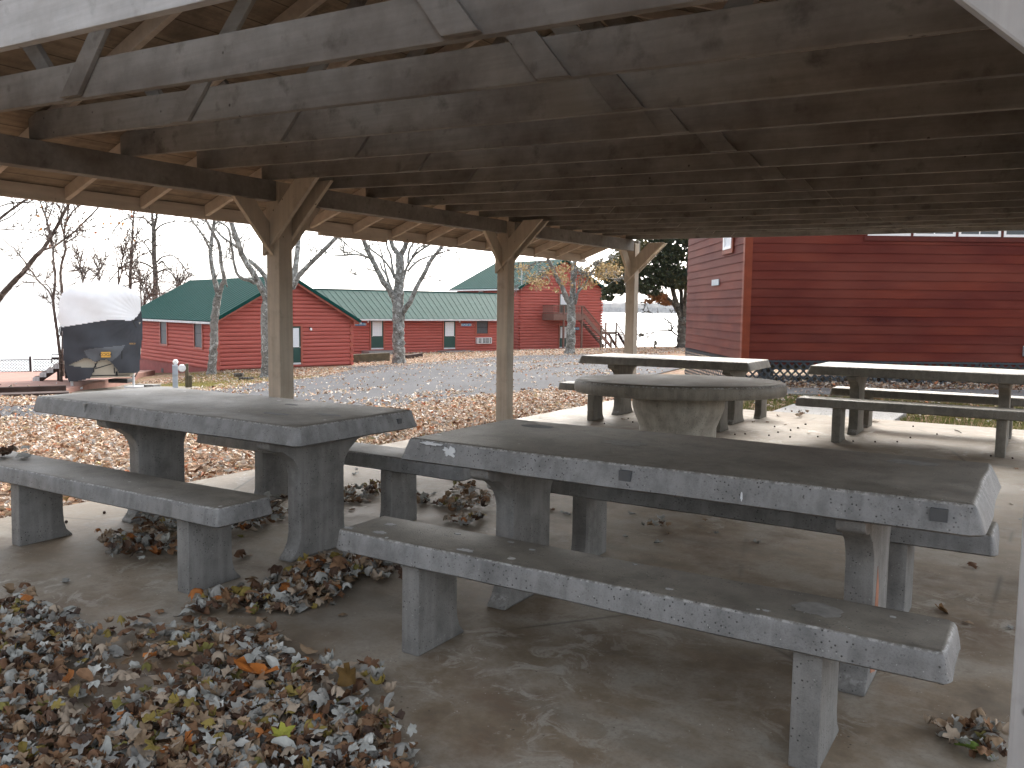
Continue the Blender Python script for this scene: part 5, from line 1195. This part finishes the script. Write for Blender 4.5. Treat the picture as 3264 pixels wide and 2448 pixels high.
# tall dark bare tree behind the cabin roof
t = Tree('bare_tree', 'tall straight dark bare tree with arching boughs behind the cabin roof', 60, 0, 620, K5, 'bark2', 9)
t.limb([(1765,1900),(1763,1500),(1762,1200),(1768,1050),(1768,900),(1755,750),(1750,600),(1750,450),(1746,350)], 58, 44, dy=0, flare=True)
t.limb([(1740,360),(1735,280),(1728,180),(1720,20),(1730,-200)], 27, 14, .4, dy=.6, tl=1.5); t.limb([(1760,350),(1778,270),(1788,180),(1800,40),(1790,-180)], 24, 12, .4, tl=1.5)
for pts in ([(1728,360),(1680,305),(1640,272),(1560,258),(1500,262),(1400,290),(1320,370),(1285,430)], [(1770,412),(1800,375),(1850,342),(1920,318),(1990,312),(2060,312),(2112,306)], [(1782,772),(1815,735),(1850,710),(1910,695),(1960,692),(2020,735),(2070,800),(2125,882)], [(1742,842),(1680,800),(1600,770),(1520,765),(1440,785),(1350,860),(1272,950)], [(1728,690),(1690,620),(1640,552),(1580,505)], [(1742,1112),(1700,1050),(1650,1015),(1590,992),(1510,1010),(1430,1045)], [(1788,892),(1830,868),(1880,860),(1940,890),(1990,960),(2030,1055)], [(1640,545),(1660,520),(1695,515),(1730,560)], [(1735,1140),(1680,1180),(1610,1240)], [(1800,790),(1850,760),(1890,820),(1950,860)], [(1780,1000),(1810,1080),(1815,1170)]):
    t.limb(pts, 13, 5, .9, tl=.9, droop=.08, level=1, n=6)
t.finish()
t = Tree('bare_tree', 'slender bare tree with fine upright twigs behind the right half of the camper cover', 56, 0, 620, K5, 'bark3', 10)
t.limb([(1475,1700),(1478,1300),(1480,1060),(1484,900),(1490,780),(1500,640),(1508,480),(1515,300),(1522,200),(1530,60)], 36, 7, 1.1, dy=0, tl=1.7, level=1)
for pts in ([(1482,1020),(1530,1000),(1580,985),(1640,960)], [(1488,800),(1530,760),(1580,700)], [(1492,760),(1450,640),(1430,560)], [(1500,690),(1540,560),(1560,430),(1580,280)], [(1480,960),(1440,900),(1420,830)]): t.limb(pts, 9, 4, .8, tl=1.2, main=False, level=1)
t.finish()
for i, (pts, w, lb, Y) in enumerate((([(1345,1500),(1348,1020),(1372,850),(1400,720),(1440,580)], 13, 'small bare tree left of the slender tree behind the camper cover', 58), ([(940,1500),(944,990),(935,920),(905,830),(880,740)], 12, 'small bushy bare tree showing above the middle of the camper cover', 66), ([(1128,1500),(1130,980),(1132,900),(1130,800)], 9, 'faint thin bare tree above the peak of the camper cover', 75), ([(1640,1600),(1640,1260),(1655,1200),(1700,1140)], 10, 'low bare sapling between the camper cover and the cabin roof', 57), ([(1640,980),(1600,1100),(1600,1010),(1580,880),(1560,800)], 8, 'reddish bare bush behind the slender tree by the cabin roof', 64), ([(2040,1500),(2036,1100),(2050,1040),(2040,960)], 8, 'faint bare sapling rising above the left slope of the cabin roof', 74))):
    t = Tree('young_tree', lb, Y, 0, 620, K5, 'bark3', 30+i, group='small bare trees behind the camper'); 
    t.limb(pts, w, 2, 1.5, dy=0, tl=1.5, level=1); t.limb([pts[1], ((pts[1][0]+pts[2][0])/2+30, pts[2][1]), (pts[2][0]+70, pts[3][1])], w*.4, 2, 1., tl=1.1, main=False, level=1); t.finish()
# ================================================================ FALLEN LEAVES
def leaf_proto(kind, seed, n=18, rings=2, curl=1.):
    r = random.Random(seed); out = []
    for k in range(n):
        a = -math.pi/2+2*math.pi*(k+.5)/n
        if kind == 'maple':
            rad = .40
            for la, lr, lw in ((90, .62, 30), (32, .55, 30), (148, .55, 30), (-22, .30, 28), (202, .30, 28)):
                d = abs((math.degrees(a)-la+180) % 360-180); rad = max(rad*.98, .30+lr*max(0, 1-d/lw))
            rad *= .9+.2*r.random(); x, y = rad*math.cos(a)*.95, rad*math.sin(a)
        elif kind == 'oak':
            y = math.sin(a); x = math.cos(a)*.46*(1+.42*math.sin(k*2.4+seed)); x *= .8+.35*r.random()
        else:
            y = math.sin(a)*.9; x = math.cos(a)*.5*(.9+.15*r.random())
        out.append((x, y))
    V = [(0, -.05)]
    if rings == 2: V += [(x*.5, y*.5) for x, y in out]
    V += out; V.append((.02, -.5)); V += [(.0, -1.05), (.03, -1.05)]
    kx = r.uniform(.5, 2.4)*r.choice((-1, 1, 1))*curl; ky = r.uniform(.2, 2.0)*r.choice((-1, 1))*curl; fold = r.uniform(.0, .55)*curl; W = []
    for i, (x, y) in enumerate(V):
        z = fold*abs(x)+.10*curl*math.sin(x*7+seed)*math.cos(y*6+seed*2)
        if abs(kx) > .05: x, z = math.sin(kx*x)/kx, z+(1-math.cos(kx*x))/kx
        if abs(ky) > .05: y, z = math.sin(ky*y)/ky, z+(1-math.cos(ky*y))/ky
        W.append((x*.5, y*.5, z*.5))
    F = []; ins = 1
    if rings == 2:
        F += [(0, 1+k, 1+(k+1) % n) for k in range(n)]
        for k in range(n): a, b = 1+k, 1+(k+1) % n; F += [(a, a+n, b+n), (a, b+n, b)]
        ins = 1+n
    else: F += [(0, 1+k, 1+(k+1) % n) for k in range(n)]
    m = len(W); F.append((m-3, m-2, m-1))
    W = np.array(W); W[:, 2] -= W[:, 2].min(); return W, np.array(F)
HI = [leaf_proto(k, i*3+1, 20, 2, c) for i, (k, c) in enumerate([('maple', .8), ('maple', 1.), ('maple', 1.3), ('maple', .5), ('oak', 1.), ('oak', .6), ('oval', 1.), ('maple', 1.5), ('maple', 1.1), ('oak', 1.3), ('maple', .9), ('maple', 1.7)])]
LO = [leaf_proto(k, i*5+2, 9, 1, c) for i, (k, c) in enumerate([('maple', 1.), ('maple', 1.4), ('oak', 1.), ('oval', 1.2), ('maple', .6), ('maple', 1.8)])]
PAL = np.array([(.36,.365,.34),(.28,.275,.255),(.44,.44,.41),(.36,.29,.22),(.29,.205,.13),(.22,.125,.068),(.15,.08,.045),(.095,.055,.036),(.062,.04,.03),(.36,.135,.04),(.26,.20,.055),(.19,.17,.05)])
PW_ = np.array([.15,.14,.06,.14,.13,.12,.10,.07,.04,.018,.03,.012]); PW_ /= PW_.sum()
PALB = 1.3*np.array([(.33,.30,.27),(.42,.38,.34),(.34,.25,.18),(.27,.165,.10),(.19,.10,.06),(.12,.07,.045),(.34,.13,.06),(.40,.31,.22),(.29,.22,.11)]); PWB = np.array([.17,.12,.22,.16,.10,.05,.04,.12,.02]); PWB /= PWB.sum()
def scatter(soup, P, size, protos, pal, pw, r, tilt=.7, jit=.18):
    n = len(P); which = r.integers(0, len(protos), n); base = sum(len(x) for x in soup.v)
    for w in range(len(protos)):
        idx = np.where(which == w)[0]
        if not len(idx): continue
        W, F = protos[w]; k = len(W); S = size*(.65+.6*r.random((len(idx), 1, 1))); Rm = rand_rot(len(idx), r, tilt)
        flip = np.where(r.random(len(idx)) < .35, -1., 1.)
        Wf = np.repeat(W[None], len(idx), 0); Wf[:, :, 2] = Wf[:, :, 2]*flip[:, None]+np.where(flip < 0, W[:, 2].max(), 0)[:, None]
        V = np.einsum('nij,nkj->nki', Rm, Wf)*S; V[:, :, 2] -= V[:, :, 2].min(1)[:, None]; V += P[idx][:, None, :]
        C = pal[r.choice(len(pal), len(idx), p=pw)]*(1+jit*(2*r.random((len(idx), 1))-1))
        soup.v.append(V.reshape(-1, 3)); soup.f.append((F[None]+(np.arange(len(idx))*k)[:, None, None]+base).reshape(-1, 3)); soup.c.append(np.repeat(C, k, 0)); base += len(idx)*k
def sample_poly(poly, n, r, dens=None):
    P = np.array(poly); lo, hi = P.min(0), P.max(0); out = []
    while len(out) < n:
        x, y = r.uniform(lo[0], hi[0]), r.uniform(lo[1], hi[1])
        if inpoly(x, y, poly) and (dens is None or r.random() < dens(x, y)): out.append((x, y))
    return np.array(out)
def px_poly(pts, z=0.): return [tuple(atz(x, y, z)[:2]) for x, y in pts]
D_ = 3264/2212
r_ = np.random.default_rng(21)
def pile(name, label, poly, n, h, size, seed, tilt=.9, protos=HI, edge=.12, pal=PAL, pw=PW_, dens=None):
    r = np.random.default_rng(seed); XY = sample_poly(poly, n, r, dens); XY += r.normal(0, edge*.35, XY.shape)
    nz = .5+.5*np.sin(XY[:, 0]*9+seed)*np.cos(XY[:, 1]*8+seed*2); z = r.random(n)*h*(.4+.9*nz)
    s = LeafSoup(); scatter(s, np.column_stack([XY, z]), size, protos, pal, pw, r, tilt); o = s.build(name, M['leaf'], None, True)
    return tag(o, label, 'leaf pile', None, 'stuff')
A_ = px_poly([(x*D_, y*D_) for x, y in ((-220,1322),(-40,1318),(60,1322),(135,1348),(170,1375),(215,1388),(300,1368),(420,1372),(545,1378),(620,1425),(660,1462),(735,1448),(815,1462),(835,1500),(848,1560),(858,1620),(880,1700),(880,1800),(-300,1800))])
def notch(x, y): return .25+.75*min(1, max(0, math.sin(x*6.3+1)+math.cos(y*5.1+.4)+1.1))
pile('leaf_pile', 'deep drift of curled silver and brown leaves filling the lower left corner of the slab', A_, 3800, .055, .088, 1, .75, dens=notch)
pile('leaf_pile', 'dark heap of brown leaves under the left picnic table', px_poly([(x*D_, y*D_) for x, y in ((245,1165),(330,1125),(470,1150),(600,1088),(625,1125),(500,1168),(420,1195),(330,1212),(235,1208))]), 420, .07, .10, 2)
pile('leaf_pile', 'ragged strip of silver leaves on the slab between the two near benches', px_poly([(x*D_, y*D_) for x, y in ((395,1330),(470,1292),(560,1272),(640,1240),(720,1215),(865,1212),(866,1250),(770,1262),(735,1288),(700,1310),(640,1322),(560,1330),(470,1322),(420,1345))]), 430, .045, .105, 3)
k3 = .36166
for i, (ox, oy, P, n, lb) in enumerate(((700,1200,((1065,1010),(1160,965),(1280,1000),(1430,960),(1430,1060),(1230,1120),(1065,1140)),85,'cluster of crumpled leaves beside the leg of the bench behind the left table'),
    (1200,1300,((690,740),(760,705),(900,745),(1000,770),(990,825),(830,815),(700,790)),46,'crumpled cluster of leaves under the left end of the large near table'),
    (1200,1300,((520,840),(660,815),(800,850),(930,860),(950,905),(760,890),(640,920),(570,880)),52,'longer cluster of curled leaves in front of the leg of the large near table'),
    (1200,1300,((540,985),(650,990),(860,970),(950,985),(900,1010),(800,1050),(680,1030)),34,'thin line of leaf scraps just behind the closest bench'),
    (1200,1300,((340,790),(400,790),(450,840),(400,865),(345,850)),18,'small leaf cluster right of the bench leg behind the left table'),
    (2464,1848,((1420,1345),(1560,1310),(1800,1330),(2060,1350),(2110,1560),(1900,1620),(1620,1530),(1440,1450)),40,'clump of curled grey leaves and one green leaf blown against the white post at the lower right'),
    (1800,1300,((640,1040),(740,1020),(900,1010),(950,1060),(950,1110),(880,1110),(780,1080)),13,'small group of orange and brown leaves lying under the large near table'),
    (1800,1300,((1820,60),(2040,30),(2180,55),(2100,90),(1900,95)),14,'few pale leaves on the slab near the walk beyond the round table'))):
    pile('leaf_cluster', lb, px_poly([(ox+k3*x, oy+k3*y) for x, y in P]), n, .03, .095, 40+i, edge=.05)
bp0 = px_poly([(-60, 1440), (60, 1440), (120, 1452), (60, 1472), (-20, 1478)], .45)
o = pile('leaf_cluster', 'crumpled brown leaves resting on the outer end of the far left bench', bp0, 12, .02, .12, 60, edge=.03); o.location.z = .452
# leaf litter outside
def litter(name, label, poly, n, size, seed, protos=LO, pal=PALB, pw=PWB, h=.05, dens=None, tilt=.7, lift=.0):
    r = np.random.default_rng(seed); XY = sample_poly(poly, n, r, dens); Z = garr(XY[:, 0], XY[:, 1])+r.random(n)*h+lift
    s = LeafSoup(); scatter(s, np.column_stack([XY, Z]), size, protos, pal, pw, r, tilt); return tag(s.build(name, M['leaf'], None, True), label, 'leaf litter', None, 'stuff')
def seen(x, y): 
    if y < .5: return 0
    px = 1632+F_PX*x/y; return 1. if -120 < px < 3400 else 0.
edgeL = [tuple(wuv(-5.57, v)[:2]) for v in (1.6, 11.6)]
BANK = [edgeL[0], edgeL[1], (3.2, 14.4), (3.3, 20.6), (.54, 16.6), (-.74, 15.1), (-1.6, 13.6), (-4, 12.8), (-7.7, 12.8), (-13, 12.4), (-9, 4)]
litter('leaf_litter', 'thick bed of fallen leaves between the slab and the drive', BANK, 19000, .085, 71, h=.055, dens=seen)
RB = [(2.2, 13.0), (3.0, 15.2), (4.0, 20.5), (4.6, 20.5), (4.6, 16.6), (12, 16.7), (12, 9), (9, 9.6)]
litter('leaf_litter', 'leaves and thin grass between the slab and the clapboard hall', RB, 3000, .095, 72, h=.03, dens=lambda x, y: seen(x, y)*(.35+.65*max(0, min(1, (y-13.5)/3))))
litter('leaf_litter', 'drift of red-brown leaves piled against the lattice skirting of the hall', [(4.4, 16.1), (9.5, 15.7), (12.5, 16.0), (12.5, 16.9), (4.7, 16.95)], 1500, .10, 73, h=.10, dens=seen)
def streak(x, y):
    a = math.sin(x*.55+y*.24+math.sin(y*.31)*1.3)+.6*math.sin(x*1.9-y*.9); near = max(0, 1-abs(y-14)/2.2) if x < 0 else 0
    return seen(x, y)*min(1, max(.05, .42*(a-.55))+near*.3)
litter('leaf_litter', 'loose leaves scattered in streaks over the asphalt drive', ROAD, 5200, .105, 74, h=.012, dens=streak, lift=.04)
LAWN = [(-9.5, 21), (-8.4, 26.2), (-9.5, 33), (-8.2, 37.2), (-7.8, 42), (-9.4, 45), (-15.2, 43), (-16.5, 36), (-12, 36), (-10, 28)]
LAWN2 = [(-9.2, 48.4), (-6.4, 47.3), (-3.8, 49.1), (-1, 50.7), (3, 49.8), (8.4, 47.6), (16, 52), (16, 66), (9, 74), (.4, 71), (-11, 57.5)]
litter('leaf_litter', 'tan leaves on the grass around the pale trees before the cabin', LAWN, 5200, .135, 75, h=.03, dens=seen)
litter('leaf_litter', 'carpet of tan leaves on the lawn before the long wing and the tall lodge', LAWN2, 11000, .15, 76, h=.03, dens=seen)
litter('leaf_litter', 'leaves blown over the gravel in front of the camper and terrace', [(-22, 14.6), (-8.6, 15.4), (-8.8, 20.5), (-12.3, 21.4), (-24, 15.4)], 2600, .12, 77, h=.02, dens=seen)
litter('leaf_litter', 'sparse dead leaves strewn over the brown terrace', [(-13.2, 24.2), (-18, 22), (-26, 38), (-20.5, 45)], 0+160, .13, 78, h=.0, dens=seen).location.z = .16
# dry grass tufts among the leaves
def tufts(name, label, poly, n, h, cols, seed, dens=None):
    r = np.random.default_rng(seed); XY = sample_poly(poly, n, r, dens); Z = garr(XY[:, 0], XY[:, 1]); s = LeafSoup()
    W = np.array([(-.06, 0, 0), (.06, 0, 0), (.35, .1, 1.), (-.05, .05, 0), (.03, -.06, 0), (-.3, -.2, .8), (0, .06, 0), (.05, -.02, 0), (.05, .4, .9)]); F = np.array([(0, 1, 2), (3, 4, 5), (6, 7, 8)])
    a = r.random(n)*6.28; S = h*(.5+r.random(n)); ca, sa = np.cos(a), np.sin(a)
    V = np.stack([(W[None, :, 0]*ca[:, None]-W[None, :, 1]*sa[:, None])*S[:, None]+XY[:, :1], (W[None, :, 0]*sa[:, None]+W[None, :, 1]*ca[:, None])*S[:, None]+XY[:, 1:], W[None, :, 2]*S[:, None]+Z[:, None]], -1)
    C = np.array(cols)[r.integers(0, len(cols), n)]; s.v.append(V.reshape(-1, 3)); s.f.append((F[None]+(np.arange(n)*9)[:, None, None]).reshape(-1, 3)); s.c.append(np.repeat(C, 9, 0))
    return tag(s.build(name, M['fol'], None), label, 'grass', None, 'stuff')
tufts('grass', 'short dull green grass at the far edge of the slab', [(-1.4+3.2, 12.6), (6.5, 9.6), (10, 8.6), (10, 12.5), (4, 15), (2.5, 14.6)], 9000, .06, [(.10, .13, .03), (.16, .17, .05), (.07, .10, .025), (.2, .18, .08)], 81, seen)
tufts('grass', 'yellowed dry grass between the camper and the cabin', [(-9.3, 25), (-8.6, 26), (-9.6, 33), (-8.3, 37), (-12, 41), (-16, 42), (-14, 33), (-10.4, 28)], 9000, .09, [(.27, .22, .07), (.33, .27, .10), (.2, .19, .06), (.16, .17, .05)], 82, seen)
# individual leaves lying on the slab
single = [(1800,1300,k3,((40,935),(600,940),(1230,995),(1330,1108),(540,1140),(820,1195),(1690,1190),(510,115),(1660,130),(1780,130),(1940,150),(2150,228))),
 (1200,1300,k3,((620,590),(745,690),(855,688),(500,765),(1660,935),(1690,945),(1540,905))),
 (2464,1300,k3,((910,130),(45,75),(2140,545),(2190,1000),(1740,1405),(2100,855),(1900,860))),
 (2464,1848,k3,((1710,390),(2090,435))),
 (700,1200,k3,((1210,818),(1190,865),(420,960),(510,875),(520,1000),(1310,1105),(1160,1180),(250,1590),(180,1600))),
 (0,1848,k3,((220,70),(100,115),(580,25),(600,300),(740,420),(970,470),(1230,410),(1270,350),(1400,300),(1680,270),(1640,380),(1820,390),(1700,490))),
 (700,1848,k3,((1080,325),(1000,225),(560,255),(700,285),(430,230),(1180,800)))]
i = 0; protos_me = []
for q in range(8):
    W, F = HI[q]; 
    for c in range(3):
        s = LeafSoup(); r = np.random.default_rng(900+q*3+c); scatter(s, np.zeros((1, 3)), .105, [HI[q]], PAL[[0, 1, 3, 4, 5, 6]], np.ones(6)/6, r, .35)
        o = s.build('fallen_leaf', M['leaf'], None, True); protos_me.append(o.data); COL.objects.unlink(o); bpy.data.objects.remove(o)
for ox, oy, k, pts in single:
    for x, y in pts:
        P = atz(ox+k*x, oy+k*y, 0); o = bpy.data.objects.new('fallen_leaf', protos_me[i % len(protos_me)]); COL.objects.link(o)
        o.location = (P.x, P.y, .002); o.rotation_euler = (0, 0, i*2.4); o.scale = (1, 1, .8)
        tag(o, 'single dry curled leaf lying loose on the bare concrete floor', 'leaf', 'loose leaves on the concrete floor'); i += 1
def special(label, ox, oy, x, y, z, size, col, proto, rz, tilt=.2, seed=5):
    s = LeafSoup(); r = np.random.default_rng(seed); W, F = HI[proto]
    V = W*size; s.v.append(V); s.f.append(F); s.c.append(np.repeat(np.array([col]), len(W), 0)); o = s.build('fallen_leaf', M['leaf'], None, True)
    P = atz(ox+k3*x, oy+k3*y, z); o.location = P; o.rotation_euler = (tilt, .15, rz); return tag(o, label, 'leaf')
special('large upturned brown leaf standing at the right edge of the leaf drift', 700, 1848, 1090, 900, .05, .20, (.13, .075, .022), 2, .4, .9)
special('yellow-green leaf at the right rim of the leaf drift', 700, 1848, 1450, 1185, .01, .10, (.26, .27, .05), 0, 2.2)
special('brown pointed leaf standing on the floor behind the right end of the closest bench', 2464, 1848, 1500, 285, .0, .14, (.16, .085, .035), 0, 1.1, .5)
special('red maple leaf lying on the leaf bed beside the drive', 700, 1200, 1790, 250, -.1, .17, (.33, .075, .03), 3, 1.0, .9)
special('bright orange leaf on top of the leaf drift', 700, 1848, 300, 830, .06, .19, (.45, .15, .03), 5, 1.5, .2)
special('yellow-green maple leaf low in the leaf drift', 700, 1848, 545, 1380, .06, .13, (.30, .30, .05), 1, .3, .3)
special('thin green leaf tucked under the clump by the white post', 2464, 1848, 1760, 1520, .01, .12, (.16, .24, .05), 6, .9, .1)
# seed balls and twigs
sb = MB().lathe([(.003, 0), (.008, .003), (.0105, .009), (.008, .015), (.003, .018)], 8); ball = sb.build('seed_ball', M['darktimber'], None, smooth=True); first = True
for ox, oy, pts in ((1800,1300,((1500,240),(1590,235),(1800,248),(1880,220),(1990,200),(2055,182),(2120,150),(1330,152),(1850,170),(350,143),(560,100),(600,130),(2230,260))), (2464,1300,((155,202),(220,182),(1445,237),(1095,305),(705,300),(900,305),(1235,168),(290,150),(150,262),(1920,430),(2110,450),(1210,268))), (0,1200,((920,1210),(585,1292),(520,1280)))):
    for x, y in pts:
        o = ball if first else ball.copy()
        if not first: COL.objects.link(o)
        first = False; P = atz(ox+k3*x, oy+k3*y, 0); o.location = (P.x, P.y, 0); tag(o, 'tiny dark seed ball dropped on the concrete floor', 'seed', 'seed balls on the concrete floor')
for j, (a, b, lb) in enumerate((((2464+1600*k3, 1300+195*k3), (2464+1660*k3, 1300+220*k3), 'short forked twig on the slab before the far right table'), ((1200+60*k3+1900*0, 1300+60*k3), (1200+110*k3, 1300+72*k3), 'thin twig lying near the drive side of the slab'))):
    P, Q = atz(*a, .01), atz(*b, .01); tag(MB().tube([P, (P+Q)/2+Vector((0, 0, .006)), Q], [.005, .006, .004], 6).build('twig', M['bark2'], smooth=True), lb, 'twig')
# ================================================================ LIGHT, AIR, CAMERA
SUN_EL, SUN_AZ = 37, 16       # azimuth: degrees clockwise from +y (ahead of the viewer, to the right)
w = bpy.data.worlds.new('World'); sc.world = w; w.use_nodes = True; nt = w.node_tree; nt.nodes.clear()
wo = nt.nodes.new('ShaderNodeOutputWorld'); bg = nt.nodes.new('ShaderNodeBackground'); sky = nt.nodes.new('ShaderNodeTexSky')
sky.sky_type = 'NISHITA'; sky.sun_disc = False; sky.sun_elevation = R(SUN_EL); sky.sun_rotation = R(SUN_AZ); sky.air_density = 1.0; sky.dust_density = 4.; sky.ozone_density = 1.
hs = nt.nodes.new('ShaderNodeHueSaturation'); hs.inputs['Saturation'].default_value = .27
nt.links.new(sky.outputs[0], hs.inputs['Color']); nt.links.new(hs.outputs[0], bg.inputs[0]); bg.inputs[1].default_value = .15; nt.links.new(bg.outputs[0], wo.inputs[0])
sd = bpy.data.lights.new('sun', 'SUN'); sd.energy = .9; sd.angle = R(40); sd.color = (1, .92, .80); so = bpy.data.objects.new('sun', sd); COL.objects.link(so)
sv = Vector((math.sin(R(SUN_AZ))*math.cos(R(SUN_EL)), math.cos(R(SUN_AZ))*math.cos(R(SUN_EL)), math.sin(R(SUN_EL)))); so.rotation_euler = sv.to_track_quat('Z', 'Y').to_euler(); so.location = (0, -5, 30)
HAZE = True
if HAZE:
    hz = MB().bx(-4500, 4500, -60, 3900, -10.6, 75).build('haze', [bpy.data.materials.new('haze_air')]); hm = hz.data.materials[0]; hm.use_nodes = True; ht = hm.node_tree; ht.nodes.clear()
    ho = ht.nodes.new('ShaderNodeOutputMaterial'); pv = ht.nodes.new('ShaderNodeVolumePrincipled'); pv.inputs['Color'].default_value = (.86, .91, .98, 1); pv.inputs['Density'].default_value = .00006; ht.links.new(pv.outputs[0], ho.inputs['Volume']); tag(hz, kind='stuff')
cd = bpy.data.cameras.new('camera'); co = bpy.data.objects.new('camera', cd); COL.objects.link(co); sc.camera = co
cd.sensor_fit = 'HORIZONTAL'; cd.sensor_width = 36; cd.lens = 36*F_PX/3264; cd.clip_start = .05; cd.clip_end = 20000
co.location = (0, 0, CAM_H); co.rotation_euler = (Matrix.Rotation(R(90)-PITCH, 3, 'X') @ Matrix.Rotation(ROLL, 3, 'Z')).to_euler()
vs = sc.view_settings; vs.view_transform = 'Standard'; vs.look = 'None'; vs.exposure = 2.05; vs.gamma = 1; vs.use_curve_mapping = False
sc.cycles.use_denoising = True
try: sc.cycles.denoiser = 'OPENIMAGEDENOISE'
except Exception: pass
sc.cycles.max_bounces = 10; sc.cycles.diffuse_bounces = 6; sc.cycles.transparent_max_bounces = 8; sc.cycles.volume_bounces = 1; sc.cycles.sample_clamp_indirect = 6
